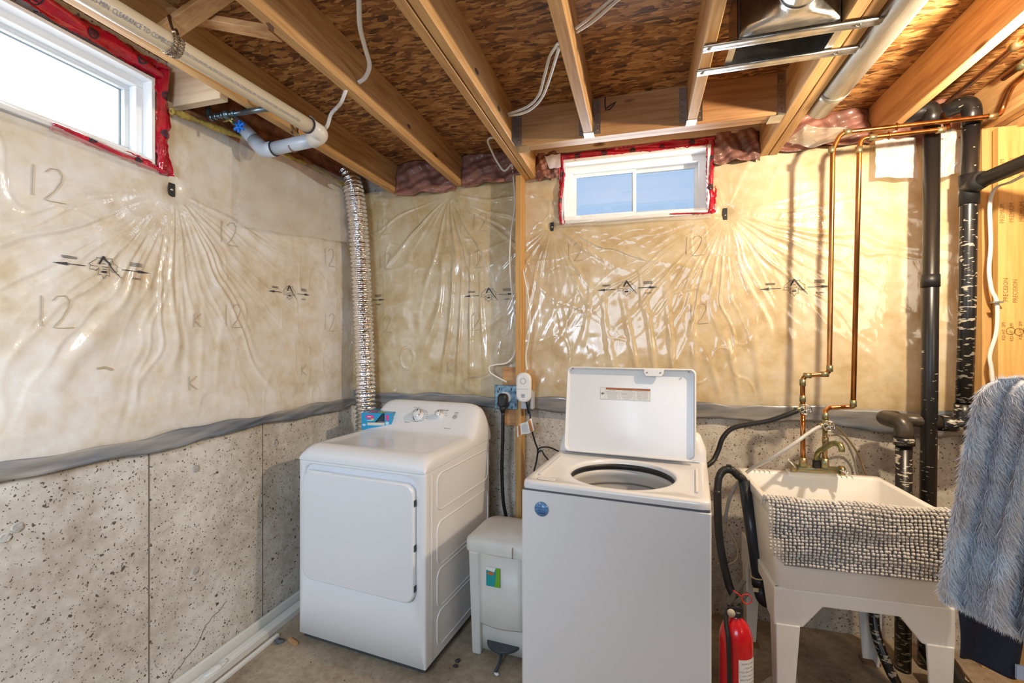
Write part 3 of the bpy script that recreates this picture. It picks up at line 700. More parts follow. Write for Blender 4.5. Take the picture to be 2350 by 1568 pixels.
m = MB(); ringbox(m, 'y', -0.055, 0.312, 2.248, 2.519, 0.020, 2.803, 2.828); m.build('sash', FR, w1, bev=0.003)
for (a, b, y) in ((-0.384, -0.048, 2.787), (-0.037, 0.294, 2.815)):
    m = MB(); m.box((a, y, 2.266), (b, y+0.004, 2.501)); m.build('pane', GLASS, w1)
w2 = empty('window_2'); struct(w2)
m = MB(); ringbox(m, 'x', 0.49, 1.352, 2.205, 2.545, 0.014, -1.93, -1.858); m.build('jamb_liner', FR, w2, bev=0.002)
m = MB(); ringbox(m, 'x', 0.50, 1.342, 2.214, 2.535, 0.030, -2.0, -1.905); m.build('window_frame', FR, w2, bev=0.003)
m = MB(); ringbox(m, 'x', 0.528, 1.314, 2.242, 2.507, 0.020, -1.985, -1.94); m.build('sash', mat('grey_white_vinyl', (0.72, 0.76, 0.78), 0.35), w2, bev=0.003)
m = MB(); ringbox(m, 'x', 0.545, 1.297, 2.258, 2.491, 0.006, -1.975, -1.96); m.build('glazing_bead', mat('grey_gasket', (0.22, 0.28, 0.30), 0.5), w2)
m = MB(); m.box((-1.972, 0.55, 2.262), (-1.968, 1.292, 2.487)); m.build('pane', mat('glowing_daylight_pane', (0.9, 0.92, 0.95), 0.4, emit=(0.95, 0.975, 1.0, 0.95)), w2)  # pane itself glows, standing in for the bright daylight outside
# crumpled red tape round both windows
def tape(ax, pts, wd, seed, parent, d0):
    n = 0; vs = []; rs = random.Random(seed); P = []
    for a, b in zip(pts[:-1], pts[1:]):
        L = math.hypot(b[0]-a[0], b[1]-a[1]); k = max(2, int(L/0.012))
        for i in range(k): P.append((a[0]+(b[0]-a[0])*i/k, a[1]+(b[1]-a[1])*i/k))
    P.append(pts[-1]); n = len(P); kk = 6
    for i, p in enumerate(P):
        a = P[max(i-1, 0)]; b = P[min(i+1, n-1)]; dx, dy = b[0]-a[0], b[1]-a[1]; L = math.hypot(dx, dy); nx, ny = -dy/L, dx/L
        e0 = rs.uniform(-.004, .004); e1 = rs.uniform(-.004, .004)
        for j in range(kk+1):
            t = j/kk-.5; s = p[0]+nx*(wd*t+(e0 if j == 0 else e1 if j == kk else 0)); z = p[1]+ny*(wd*t+(e0 if j == 0 else e1 if j == kk else 0))
            o = d0+0.010*math.sin(t*7+i*.09)+0.007*math.sin(i*.33+t*5+seed)+rs.uniform(-.0018, .0018)
            vs.append((s, YB-o, z) if ax == 'y' else (XL+o, s, z))
    w_ = kk+1; fs = [(i*w_+j, i*w_+j+1, (i+1)*w_+j+1, (i+1)*w_+j) for i in range(n-1) for j in range(kk)]
    t = MB().add(vs, fs, True).build('red_tape', RED, parent, solid=0.0015)
    # round black maker's stamps
    lg = MB()
    for i in range(9, n-4, 13):
        p = P[i]; off = rs.uniform(-.12, .12)*wd
        c = (p[0]+(off if abs(P[i+1][0]-p[0]) < abs(P[i+1][1]-p[1]) else 0), p[1]+(off if abs(P[i+1][0]-p[0]) >= abs(P[i+1][1]-p[1]) else 0))
        hz = abs(P[i+1][0]-p[0]) >= abs(P[i+1][1]-p[1]); sx = 1 if P[i+1][0] > p[0] else -1; sy = 1 if P[i+1][1] > p[1] else -1
        def oo(x, y, i=i, hz=hz, sx=sx, sy=sy, off=off):
            ii = i+(x*sx if hz else y*sy)/.012; t = ((off+y)*sx if hz else -(off+x)*sy)/wd
            return d0+0.010*math.sin(t*7+ii*.09)+0.007*math.sin(ii*.33+t*5+seed)+.0032
        g = (lambda x, y, c=c, oo=oo: Vector((c[0]+x, YB-oo(x, y), c[1]+y))) if ax == 'y' else (lambda x, y, c=c, oo=oo: Vector((XL+oo(x, y), c[0]+x, c[1]+y)))
        rad = min(0.015, wd*.30)
        strokes(lg, [(rad*math.cos(k*math.pi/10), rad*math.sin(k*math.pi/10)) for k in range(21)], 0.005, g, step=1)
        for q in (-1, 0, 1): strokes(lg, [(-rad*.65, q*rad*.45), (0, q*rad*.45+.002), (rad*.65, q*rad*.45)], 0.0042, g, step=.005)
    lg.build('stamp', INK, t)
tape('y', [(-0.47, 2.588), (0.385, 2.588)], 0.046, 1, w1, 0.012)
tape('y', [(-0.456, 2.60), (-0.450, 2.45), (-0.458, 2.33), (-0.452, 2.195)], 0.036, 2, w1, 0.014)
tape('y', [(0.358, 2.60), (0.362, 2.42), (0.366, 2.30), (0.362, 2.20)], 0.044, 3, w1, 0.014)
tape('y', [(0.38, 2.203), (0.15, 2.204)], 0.020, 4, w1, 0.012)
tape('x', [(1.40, 2.585), (1.1, 2.592), (0.45, 2.592)], 0.066, 5, w2, 0.012)
tape('x', [(1.377, 2.60), (1.384, 2.42), (1.378, 2.30), (1.390, 2.175)], 0.056, 6, w2, 0.016)
tape('x', [(1.395, 2.190), (1.2, 2.200), (1.02, 2.205)], 0.032, 7, w2, 0.014)
# clear film reveal between tape and the vinyl
sheetgrid([(XL+.006, 0.49, 2.232), (XL+.006, 1.36, 2.224), (XL+.030, 1.35, 2.16), (XL+.03, 0.49, 2.18)], 'film_reveal', CLEAR, None, bul=0.003, nrm=Vector((1, 0, 0)), parent=w2)
sheetgrid([(-0.44, YB-.012, 2.235), (0.36, YB-.012, 2.232), (0.36, YB-.02, 2.17), (-0.44, YB-.02, 2.175)], 'film_reveal', CLEAR, None, bul=0.003, parent=w1)
# ================================================================== POST AND RIGHT-HAND FRAMING
post = board('wall_post', (-0.716, 2.588, 0.0), (-0.680, 2.677, JB), W_Z, par=None); post.parent = None
tag(post, 'slim bare wooden post standing between the dryer and the washer', 'post')
pb = board('backing_plank', (-0.80, 2.60, 1.00), (-0.717, 2.625, 1.345), W_X); pb.parent = None
tag(pb, 'short brown plank behind the galvanized outlet plate', 'plank')
rs_ = board('wall_stud', (1.505, 2.60, 0.0), (1.60, 2.68, JB), W_Z); rs_.parent = None
tag(rs_, 'orange wooden stud beside the right tall black pipe', 'stud')
rs_ = board('wall_stud', (1.632, 2.46, 0.0), (1.660, 2.66, JB), W_Z); rs_.parent = None
tag(rs_, 'narrow wooden stud edge touching the wide stamped board', 'stud')
bd = board('stamped_board', (1.535, 2.552, 0.55), (1.92, 2.590, 2.46), W_ZB); bd.parent = None
tag(bd, 'wide knotty yellow board with stamped lettering at the right edge', 'board')
mb = MB(); fn = lambda c: (lambda x, y: Vector((c[0]-y, 2.5512, c[1]+x)))
for (u, v) in ((2300, 490), (2322, 488), (2345, 486), (2308, 665), (2330, 668), (2300, 388), (2322, 386), (2345, 386)):
    p = Y(u, v, 2.552)
    put_text(mb, 'PREMIUM' if v < 500 else 'PRECISION', 0.024, fn((p.x, p.z)), 0.9)
for (u, v) in ((2303, 760), (2322, 762), (2342, 758)):
    p = Y(u, v, 2.552); put_text(mb, 'KD-HT  SPF', 0.018, fn((p.x, p.z)), 0.9)
    strokes(mb, [(0.016*math.cos(k*.6283), 0.016*math.sin(k*.6283)) for k in range(11)], 0.003, fn((p.x+0.025, p.z)))
mb.build('ink_stamp', mat('brown_ink', (0.26, 0.13, 0.03), 0.7), bd)
# beam over the right wall boards
bm_ = board('side_beam', (1.60, YF, JB-0.03), (1.66, 2.68, JT), W_JOIST); bm_.parent = ceil

# ================================================================== DRYER
def rounded_bead(mb, y0, y1, z0, z1, x, r, th=0.0035):
    pts = []
    for (sy, sz, a0) in ((1, 1, 0), (-1, 1, 90), (-1, -1, 180), (1, -1, 270)):
        for k in range(6):
            a = math.radians(a0+18*k); pts.append(Vector((x, (y0+y1)/2+sy*((y1-y0)/2-r)+r*math.cos(a), (z0+z1)/2+sz*((z1-z0)/2-r)+r*math.sin(a))))
    pts.append(pts[0]); mb.tube(pts, th, 6, cap=False)
dr = empty('clothes_dryer', 'white front-load clothes dryer with closed door in the corner by the foil duct', 'dryer', (-1.646, 1.898, 0), -math.radians(5.8))
WD, DDp = 0.733, 0.70
m = MB(); m.add([(0, .018, .045), (WD, .018, .045), (WD, DDp-.02, .045), (0, DDp-.02, .045), (0, .018, .911), (WD, .018, .911), (WD, DDp-.02, .932), (0, DDp-.02, .932)], [(0,3,2,1),(4,5,6,7),(0,1,5,4),(1,2,6,5),(2,3,7,6),(3,0,4,7)]); m.build('cabinet', WHITE, dr, bev=0.004)
MF = Matrix(((1, 0, 0, 0), (0, 0, 1, 0), (0, 1, 0, 0), (0, 0, 0, 1)))
def fring(w_, h_, cx_, cz_, r_, y_): return [MF @ Vector((p.x, p.y, y_)) for p in rrect(w_, h_, r_, 0, cx_, cz_, n=8)]
RC = (.654, .570, .359, .611, .055)
m = MB(); m.loft([fring(WD, .866, WD/2, .478, .004, .019), fring(WD, .866, WD/2, .478, .004, .005), fring(WD-.006, .860, WD/2, .478, .004, .001), fring(RC[0]+.006, RC[1]+.006, RC[2], RC[3], .06, .001), fring(RC[0], RC[1], RC[2], RC[3], .055, .004), fring(RC[0]-.006, RC[1]-.006, RC[2], RC[3], .052, .016)], False, False)
m.build('front_panel', WHITE, dr)
m = MB()
for (za, zb) in ((0.715, 0.885), (0.46, 0.66), (0.265, 0.44), (0.085, 0.245)): rounded_bead(m, 0.10, 0.655, za, zb, WD+0.0005, 0.04)
m.tube([(WD+.001, 0.055, 0.06), (WD+.001, 0.055, 0.90)], 0.0015, 6)
m.build('embossed_bead', WHITE, dr)
# top with integral sloped console: height field
def sstep(a, b, x): t = min(1, max(0, (x-a)/(b-a))); return t*t*(3-2*t)
ys = [0, .002, .005, .01, .016, .024, .034, .046, .06, .075, .09, .11, .15, .2, .26, .32, .38, .42, .45, .47, .485, .50, .515, .53, .545, .56, .575, .59, .605, .62, .635, .648, .658, .668, .678, .688, .696, .70]
xs = [0, .002, .006, .012, .02, .03, .04, .055, .075, .10, .13, .17]+[.17+(.393)*i/14 for i in range(1, 14)]+[WD-k for k in (.17, .13, .10, .075, .055, .04, .03, .02, .012, .006, .002, 0)]
def dz(x, y):
    seam = 0.912+0.022*(y/DDp)
    t = min(1, y/0.10); front = math.sqrt(max(0, 1-(1-t)**2))
    base = seam+0.012+(0.982-seam-0.012)*front
    e = min(x, WD-x)
    dish = 0.007*sstep(.05, .08, e)*sstep(.09, .13, y)*(1-sstep(.42, .46, y))
    ce = min(1, e/0.15); round_ = math.sqrt(max(0, 1-(1-ce)**2.6))
    prof = sstep(0.45, 0.65, y)*0.5+0.5*min(1, max(0, (y-0.47)/0.16)); back = math.sqrt(max(0, 1-max(0, (y-0.655)/0.05)**2))
    cons = 0.158*prof*(0.35+0.65*round_)*back if y > 0.45 else 0
    te = min(1, e/0.045); side = math.sqrt(max(0, 1-(1-te)**2))
    z = base-dish+cons
    return seam+0.004+(z-seam-0.004)*(0.25+0.75*side)
m = MB(); nx, ny = len(xs), len(ys)
def flare(x, y): return x+(-0.004 if x < WD/2 else 0.004)*(1 if min(x, WD-x) < 0.001 else 0)
vs = [(x, y, dz(x, y)) for y in ys for x in xs]
fs = [(j*nx+i, j*nx+i+1, (j+1)*nx+i+1, (j+1)*nx+i) for j in range(ny-1) for i in range(nx-1)]
per = [i for i in range(nx)]+[j*nx+nx-1 for j in range(1, ny)]+[(ny-1)*nx+i for i in range(nx-2, -1, -1)]+[j*nx for j in range(ny-2, 0, -1)]
o0 = len(vs); vs += [(vs[i][0], vs[i][1], 0.912+0.022*(vs[i][1]/DDp)) for i in per]; P_ = len(per)
fs += [(per[k], o0+k, o0+(k+1) % P_, per[(k+1) % P_]) for k in range(P_)]
m.add(vs, fs, True); top = m.build('top_and_console', WHITE, dr)
# seam shadow gap
m = MB(); m.box((0.003, 0.006, 0.906), (WD-0.003, DDp-0.3, 0.915)); m.build('seam_gap', mat('seam_dark', (0.12, 0.13, 0.15), 0.8), dr)
# recessed door opening and door
m = MB(); ring = rrect(0.644, 0.530, 0.050, 0, n=8)
MD = Matrix(((1, 0, 0, 0.359), (0, 0, 1, 0), (0, 1, 0, 0.598), (0, 0, 0, 1)))
outer = [MD @ Vector((p.x*1.065, p.y*1.06+0.004, 0.0035)) for p in ring]; mid = [MD @ Vector((p.x*1.065, p.y*1.06+.004, -0.0015)) for p in ring]
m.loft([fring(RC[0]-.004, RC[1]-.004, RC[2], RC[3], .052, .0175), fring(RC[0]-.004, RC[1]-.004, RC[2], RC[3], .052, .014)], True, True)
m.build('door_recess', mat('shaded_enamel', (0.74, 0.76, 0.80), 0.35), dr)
m = MB()
def dpt(p, s, z): return MD @ Vector((p.x*s, p.y*s, z))
m.loft([[dpt(p, 1.0, 0.012) for p in ring], [dpt(p, 1.0, -0.010) for p in ring], [dpt(p, .994, -0.014) for p in ring], [dpt(p, .982, -0.016) for p in ring]], False, True)
door = m.build('door', WHITE, dr)
m = MB(); m.box((0.06, -0.010, 0.860), (0.21, 0.004, 0.866)); m.build('door_lip', WHITE, door, bev=0.001)
m = MB()
for z in (0.40, 0.58, 0.78): m.box((0.681, -0.010, z-0.014), (0.6835, 0.006, z+0.014))
m.build('hinge', GREYP, door)
m = MB()
for x in (0.05, WD-0.05):
    for y in (0.06, 0.60): m.lathe([(0.018, 0), (0.02, 0.01), (0.012, 0.015), (0.012, 0.05)], (x, y, 0), n=14)
m.build('foot', GREYP, dr)
m = MB(); m.box((0.012, 0.02, 0.02), (WD-0.012, DDp-.04, 0.05)); m.build('base_plinth', GREYP, dr)
# console controls
def cons_frame(x, y):
    z = dz(x, y); dy = (dz(x, y+0.01)-dz(x, y-0.01))/0.02; dx = (dz(x+0.01, y)-dz(x-0.01, y))/0.02
    n = Vector((-dx, -dy, 1)).normalized(); ex = Vector((1, 0, dx)).normalized(); ey = n.cross(ex)
    return Vector((x, y, z)), ex, ey, n
def onframe(c, ex, ey, n): return Matrix(((ex.x, ey.x, n.x, c.x), (ex.y, ey.y, n.y, c.y), (ex.z, ey.z, n.z, c.z), (0, 0, 0, 1)))
KN = ((0.335, 0.555, 0.029), (0.475, 0.560, 0.020))
for (kx, ky, kr) in KN:
    Mx = onframe(*cons_frame(kx, ky)); m = MB()
    m.lathe([(kr*1.12, 0), (kr*1.12, 0.003), (kr, 0.005), (kr*.96, 0.028), (kr*.88, 0.032), (0.0003, 0.033)], M=Mx, n=36)
    k = m.build('control_knob', WHITE, dr)
    m = MB(); m.lathe([(kr*1.02, 0.0262), (kr*1.0, 0.0300), (kr*.93, 0.0325), (kr*.86, 0.0332)], M=Mx, n=36); m.build('chrome_ring', CHROME, k)
    m = MB(); m.box((-0.0015, kr*.3, 0.0325), (0.0015, kr*.85, 0.0345), Mx); m.build('pointer', INK, k)
Mx = onframe(*cons_frame(0.575, 0.560)); m = MB(); m.lathe([(0.014, 0), (0.014, 0.002), (0.011, 0.004), (0.0003, 0.0035)], M=Mx, n=24); m.build('start_button', mat('grey_button', (0.42, 0.42, 0.43), 0.4), dr)
m = MB()
def cfn(x0, y0): 
    c, ex, ey, n = cons_frame(x0, y0); return lambda x, y: c+ex*x+ey*y+n*0.0012
g = cfn(0.335, 0.555)
strokes(m, [(0.038*math.cos(a*math.pi/16), 0.038*math.sin(a*math.pi/16)) for a in range(-9, 6)], 0.0012, g, step=1)
strokes(m, [(0.035*math.cos(a*math.pi/16), 0.035*math.sin(a*math.pi/16)) for a in range(-19, -9)], 0.004, g, step=1)
for k in range(14):
    a = -math.pi*0.62+k*math.pi*1.3/13; r_ = 0.050
    put_text(m, ['MORE DRY', 'NORMAL', 'LESS', '20 MIN', 'OFF', 'COTTON', 'HEAVY', 'AUTO', 'DAMP', 'TIMED', '60', '50', '40', '30'][k], 0.0068, (lambda x, y, a=a: g(r_*math.cos(a)*1.12+x, r_*math.sin(a)*.86+y)))
put_text(m, 'TIMED DRY', 0.0085, lambda x, y: g(-0.055+x, -0.052+y)); put_text(m, 'AUTO DRY', 0.0085, lambda x, y: g(-0.035+x, 0.052+y))
g2 = cfn(0.475, 0.560); put_text(m, 'TEMPERATURE', 0.010, lambda x, y: g2(0.010+x, 0.038+y)); put_text(m, 'HIGH', 0.007, lambda x, y: g2(0.034+x, 0.020+y)); put_text(m, 'LOW', 0.007, lambda x, y: g2(0.040+x, 0.004+y))
g3 = cfn(0.575, 0.560); put_text(m, 'START', 0.009, lambda x, y: g3(x, 0.028+y)); put_text(m, 'PUSH TO', 0.006, lambda x, y: g3(x, 0.020+y))
g4 = cfn(0.555, 0.505); put_text(m, 'SENSOR DRY', 0.0075, lambda x, y: g4(x, y))
m.build('printed_marks', INK, dr)

# foil duct: ribbed hose from behind the dryer up to the hole in the rim
fd = empty('foil_duct', 'ribbed silver foil dryer duct rising up the left corner', 'duct', (-1.70, 2.585, 0.93))
pA = [Vector((-1.705, 2.555, 0.80)), Y(840, 960, 2.555), Y(836, 800, 2.555), Y(829, 640, 2.555), Y(822, 520, 2.555), Y(812, 440, 2.555), Y(800, 405, 2.56), Y(781, 388, 2.60), Y(768, 384, 2.66)]
L0 = spl(pA, 60); R = []; acc = 0; rr2 = random.Random(2)
for i, p in enumerate(L0):
    if i: acc += (p-L0[i-1]).length
    R.append(0.0580+0.0072*(abs(math.cos(acc*math.pi/0.027))*2-1)+rr2.uniform(-.0008, .0008))
m = MB(); m.tube(L0, R, 28, cap=False)
loc = fd.location.copy()
m.v = [tuple(Vector(p)-loc) for p in m.v]; m.build('ribbed_hose', FOIL, fd)
m = MB(); m.tube([p-loc for p in (L0[0]+Vector((0, 0, -.05)), L0[0]+Vector((0, 0, .03)))], 0.050, 24); m.build('collar', STEEL, fd)

# blue dryer-sheet carton with tear-out front
TZ = 0.977
bx = empty('dryer_sheet_carton', 'bright blue carton of dryer sheets lying on top of the dryer', 'box', (-1.600, 2.355, TZ), math.radians(8))
BLUE = mat('bright_blue_card', (0.012, 0.30, 0.55), 0.35, coat=0.3)
bw, bdp, bh = 0.188, 0.165, 0.100
m = MB(); th = 0.002
m.box((0, 0, 0), (bw, bdp, th)); m.box((0, bdp-th, th), (bw, bdp, bh)); m.box((0, th, th), (th, bdp-th, bh)); m.box((bw-th, th, th), (bw, bdp-th, bh))
m.box((0, 0, 0), (bw, th, 0.028)); m.box((0, 0, 0.028), (0.035, th, bh)); m.box((0.145, 0, 0.028), (bw, th, bh))
Mf = Matrix(((1, 0, 0, 0), (0, 0, -1, th), (0, 1, 0, 0), (0, 0, 0, 1)))
m.prism([(0.035, 0.044), (0.085, 0.046), (0.132, bh), (0.035, bh)], th, Mf)
m.box((0, th, bh-th), (bw, bdp, bh)); m.build('carton', BLUE, bx)
m = MB(); m.box((0.03, 0.004, 0.003), (0.15, 0.14, 0.042)); m.build('paper_sheets', mat('ivory_paper', (0.75, 0.68, 0.55), 0.8), bx)
m = MB(); m.box((0.03, 0.0135, 0.048), (0.15, 0.016, 0.094)); m.build('inside_flap', mat('dark_card_inside', (0.03, 0.05, 0.07), 0.8), bx)
def blob(mb, fn, cx, cy, rx, ry, n=22, ph=0.0, irr=0.15):
    mb.add([fn(cx+rx*math.cos(6.2832*k/n)*(1+irr*math.sin(3*6.2832*k/n+ph)), cy+ry*math.sin(6.2832*k/n)*(1+irr*math.sin(5*6.2832*k/n+ph))) for k in range(n)], [list(range(n))])
ff = lambda x, y: Vector((x, -0.0008, y)); fr = lambda x, y: Vector((bw+0.0008, x, y)); ft = lambda x, y: Vector((x, y, bh+0.0008))
m = MB(); blob(m, ff, 0.052, 0.076, 0.026, 0.012); blob(m, ff, 0.162, 0.078, 0.010, 0.013); blob(m, ff, 0.162, 0.062, 0.009, 0.006); blob(m, fr, 0.135, 0.065, 0.010, 0.018); blob(m, ft, 0.05, 0.05, 0.03, 0.025, ph=1)
m.build('pink_print', mat('hot_pink', (0.80, 0.03, 0.22), 0.4), bx)
m = MB(); blob(m, ff, 0.070, 0.062, 0.011, 0.006); blob(m, ft, 0.11, 0.04, 0.025, 0.02, ph=2); m.build('yellow_print', mat('yellow_green', (0.55, 0.55, 0.12), 0.4), bx)
m = MB(); fo = lambda x, y: Vector((x, -0.0011, y)); blob(m, lambda x, y: ff(x, y)+Vector((0, -.0004, 0)), 0.050, 0.077, 0.014, 0.004)
blob(m, ff, 0.055, 0.055, 0.022, 0.003); blob(m, ff, 0.017, 0.028, 0.012, 0.007); blob(m, ff, 0.161, 0.040, 0.012, 0.011); blob(m, ff, 0.161, 0.020, 0.011, 0.006)
for i in range(3): blob(m, fr, 0.045, 0.075-i*0.022, 0.022, 0.007, irr=.3)
blob(m, fr, 0.10, 0.075, 0.018, 0.006); blob(m, fr, 0.10, 0.03, 0.018, 0.005)
m.box((0.038, -0.002, 0.0265), (0.142, -0.0006, 0.029)); m.build('pale_print', mat('pale_aqua', (0.42, 0.66, 0.78), 0.4), bx)

# ================================================================== WASHER
wa = empty('washing_machine', 'white top-load washing machine with its lid standing open', 'washer', (-0.458, 1.751, 0), -math.radians(5.9))
WW, WDp, DZ = 0.692, 0.66, 0.948
def cbr(i_, z_): return rrect(WW-2*i_, WDp-2*i_, .008, z_, WW/2, WDp/2, n=4)
m = MB(); m.loft([cbr(.03, .031), cbr(0, .03), cbr(0, .908), cbr(.004, .912), cbr(.012, .912), cbr(.012, .06)], True, False, smooth=False); m.build('cabinet', WHITE, wa)
m = MB(); m.loft([cbr(.003, .909), cbr(.003, .921), cbr(.010, .921)], False, False, smooth=False); m.build('seam_gap', mat('seam_dark'), wa)
# deck with round opening
cx, cy, RO = 0.352, 0.262, 0.213
N_ = 96; rings = []
def sq(th, w0, w1, d0, d1, r):
    # ray from centre to rounded rectangle
    c, s = math.cos(th), math.sin(th); lo, hi = 0.0, 2.0
    for _ in range(40):
        md_ = (lo+hi)/2; x = cx+c*md_; y = cy+s*md_
        qx = abs(x-(w0+w1)/2)-((w1-w0)/2-r); qy = abs(y-(d0+d1)/2)-((d1-d0)/2-r)
        sd = math.hypot(max(qx, 0), max(qy, 0))+min(max(qx, qy), 0)-r
        if sd < 0: lo = md_
        else: hi = md_
    return Vector((cx+c*lo, cy+s*lo, 0))
TH = [2*math.pi*k/N_ for k in range(N_)]
def R_(ins, z, r=0.02): return [sq(t, ins, WW-ins, ins, WDp-ins, max(0.004, r-ins)) + Vector((0, 0, z)) for t in TH]
def C_(r, z, ry=1.0): return [Vector((cx+r*math.cos(t), cy+r*ry*math.sin(t), z)) for t in TH]
m = MB(); m.loft([R_(0.0, 0.920), R_(0.0, DZ-0.012), R_(0.002, DZ-0.004), R_(0.006, DZ), R_(0.030, DZ+0.001), R_(0.036, DZ-0.003),
    [Vector((cx+(p.x-cx)*.86, cy+(p.y-cy)*.9, DZ-0.004)) for p in R_(0.036, 0)] if False else C_(RO+0.022, DZ-0.003), C_(RO+0.010, DZ-0.003), C_(RO+0.002, DZ-0.008), C_(RO, DZ-0.022)], False, False)
deck = m.build('deck', WHITE, wa)
m = MB(); m.loft([C_(RO+.004, DZ-0.020), C_(RO-0.004, DZ-0.026), C_(RO-0.004, DZ-0.040), C_(RO+0.002, DZ-.048)], False, False); m.build('black_gasket', BLACK, wa)
BASK = mat('basket_plastic', (0.60, 0.58, 0.55), 0.45)
m = MB(); m.loft([C_(RO+.012, DZ-0.040), C_(RO+0.000, DZ-0.056), C_(RO-0.004, DZ-0.066), C_(RO+0.004, DZ-0.078), C_(RO+.008, DZ-0.12), C_(RO+.008, DZ-0.150), C_(RO+.002, DZ-.156), C_(RO+.002, DZ-.165), C_(RO+.008, DZ-.172), C_(RO+.008, DZ-.45), C_(RO-.04, DZ-.50), C_(0.07, DZ-.50), C_(0.055, DZ-.46), C_(0.03, DZ-.44), C_(0.001, DZ-.44)], False, False)
bk = m.build('wash_basket', BASK, wa)
m = MB()
for zz in (-0.168, -0.112, -.24): m.loft([C_(RO+.0055, DZ+zz+.004), C_(RO+.0035, DZ+zz), C_(RO+.0055, DZ+zz-.004)], False, False)
m.build('basket_groove', mat('dark_groove', (0.20, 0.19, 0.18), 0.6), bk)
m = MB(); m.loft([rrect(0.075, 0.035, 0.015, DZ-.0015, 0.085, 0.06), rrect(0.07, 0.03, 0.013, DZ+0.001, 0.085, 0.06), rrect(0.055, 0.018, 0.008, DZ-.001, 0.085, 0.06), rrect(0.05, 0.014, 0.006, DZ-.0015, 0.085, .06)], False, True)
m.build('bleach_dispenser', WHITE, wa)
m = MB()
m.box((0.038, 0.10, DZ), (0.050, 0.42, DZ+0.006)); m.box((0.642, 0.10, DZ), (0.652, 0.42, DZ+0.006)); m.build('deck_rib', WHITE, wa, bev=0.003)
# console, low hump behind the lid
ys2 = [0, .006, .016, .03, .05, .07, .09, .10, .11]; hs = [0.0, .05, .095, .125, .140, .142, .130, .10, 0.0]
m = MB(); rings = []
nxs = 26
for i in range(nxs+1):
    t = i/nxs; x = 0.004+(WW-0.008)*t; e = min(t, 1-t)/0.16; k = 0.55+0.45*math.sqrt(max(0, 1-(1-min(1, e))**2)) if e > 0.001 else 0.40
    rings.append([Vector((x, 0.545+y, DZ+h*k)) for y, h in zip(ys2, hs)])
m.loft(rings, True, True, close=False); 
m.build('console', WHITE, wa)
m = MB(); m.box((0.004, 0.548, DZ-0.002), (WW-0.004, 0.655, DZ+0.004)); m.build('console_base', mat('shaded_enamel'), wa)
m = MB()
for x in (0.06, WW-0.06):
    for y in (0.06, 0.6): m.lathe([(0.02, 0), (0.02, 0.012), (0.01, 0.02), (0.01, 0.04)], (x, y, 0), n=12)
m.build('foot', GREYP, wa)
# lid leaning back
LW, LH = 0.606, 0.418
lid = None
Ml = Matrix.Translation(Vector((0.040, 0.494, DZ+0.012))) @ Matrix.Rotation(math.radians(-9.5), 4, 'X') @ Matrix(((1, 0, 0, 0), (0, 0, 1, 0), (0, 1, 0, 0), (0, 0, 0, 1)))
LS = Matrix.Translation(Vector((LW/2, LH/2, 0)))
def lr(ins, z): return [Ml @ (LS @ Vector((p.x, p.y, z))) for p in rrect(LW-2*ins, LH-2*ins, 0.026-ins*.5, 0, n=6)]
m = MB(); m.loft([lr(0.012, 0.010), lr(0.010, 0.0), lr(0.009, -0.010), lr(0.006, -0.0125), lr(0.002, -0.012), lr(0.0, -0.008), lr(0.0, 0.012), lr(0.008, 0.018)], True, True)
lid = m.build('lid', WHITE, wa)
m = MB()
m.prism([(0.375, 0.393), (0.385, 0.378), (0.455, 0.378), (0.465, 0.393), (0.465, 0.412), (0.375, 0.412)], 0.006, Ml @ Matrix.Translation(Vector((0, 0, -0.016))))
m.build('strike_bracket', WHITE, lid, bev=0.002)
m = MB()
for (x, y) in ((0.03, 0.408), (0.39, 0.396), (0.45, 0.396), (0.575, 0.406)): m.lathe([(0.0045, -0.012), (0.004, -0.0155), (0.0005, -0.016)] if y > .4 else [(0.0035, -0.016), (0.003, -0.0185), (0.0004, -.019)], (0, 0, 0), M=Ml @ Matrix.Translation(Vector((x, y, 0))), n=12)
m.build('bumper', mat('brown_grey', (0.25, 0.22, 0.20), 0.5), lid)
def lf(off): return lambda x, y: Ml @ Vector((x, y, 0.010-off))
def quad(mb, fn, x0, y0, x1, y1): mb.add([fn(x0, y0), fn(x1, y0), fn(x1, y1), fn(x0, y1)], [(0, 1, 2, 3)])
m = MB(); quad(m, lf(.0008), 0.168, 0.262, 0.404, 0.320); wl_ = m.build('warning_label', mat('label_white', (0.82, 0.82, 0.80), 0.5), lid)
m = MB(); quad(m, lf(.0014), 0.194, 0.310, 0.403, 0.319); m.build('orange_band', mat('rust_orange', (0.42, 0.12, 0.02), 0.5), wl_)
m = MB(); g = lf(.0016)
for c_, txt in enumerate((('WARNING', 'FIRE HAZARD', 'Never place items in washer', 'that are damp with gasoline', 'or other flammable fluids.', 'No washer can fully', 'remove oil. Do not dry', 'anything that has ever'), ('AVERTISSEMENT', 'RISQUE D INCENDIE', 'Ne jamais mettre des articles', 'humectes d essence ou autres', 'fluides inflammables dans', 'la laveuse. Aucune laveuse', 'ne peut enlever l huile', 'completement.'), ('ADVERTENCIA', 'PELIGRO DE INCENDIO', 'Nunca coloque articulos', 'humedos con gasolina o', 'cualquier otro liquido', 'inflamable en la lavadora.', 'Ninguna lavadora puede', 'eliminar el aceite.'))):
    for r_, t_ in enumerate(txt): put_text(m, t_, 0.0052, (lambda x, y, c_=c_, r_=r_: g(0.226+c_*0.071+x, 0.3145-r_*0.0062-(0.002 if r_ else 0)+y)))
for xx in (0.190, 0.2605, 0.3315): strokes(m, [(xx, .264), (xx, .309)], .0006, g)
blob(m, g, 0.179, 0.289, 0.008, 0.006, irr=.5)
for a, b in (((.168, .262), (.404, .262)), ((.404, .262), (.404, .32)), ((.404, .32), (.168, .32)), ((.168, .32), (.168, .262))): strokes(m, [a, b], .0007, g)
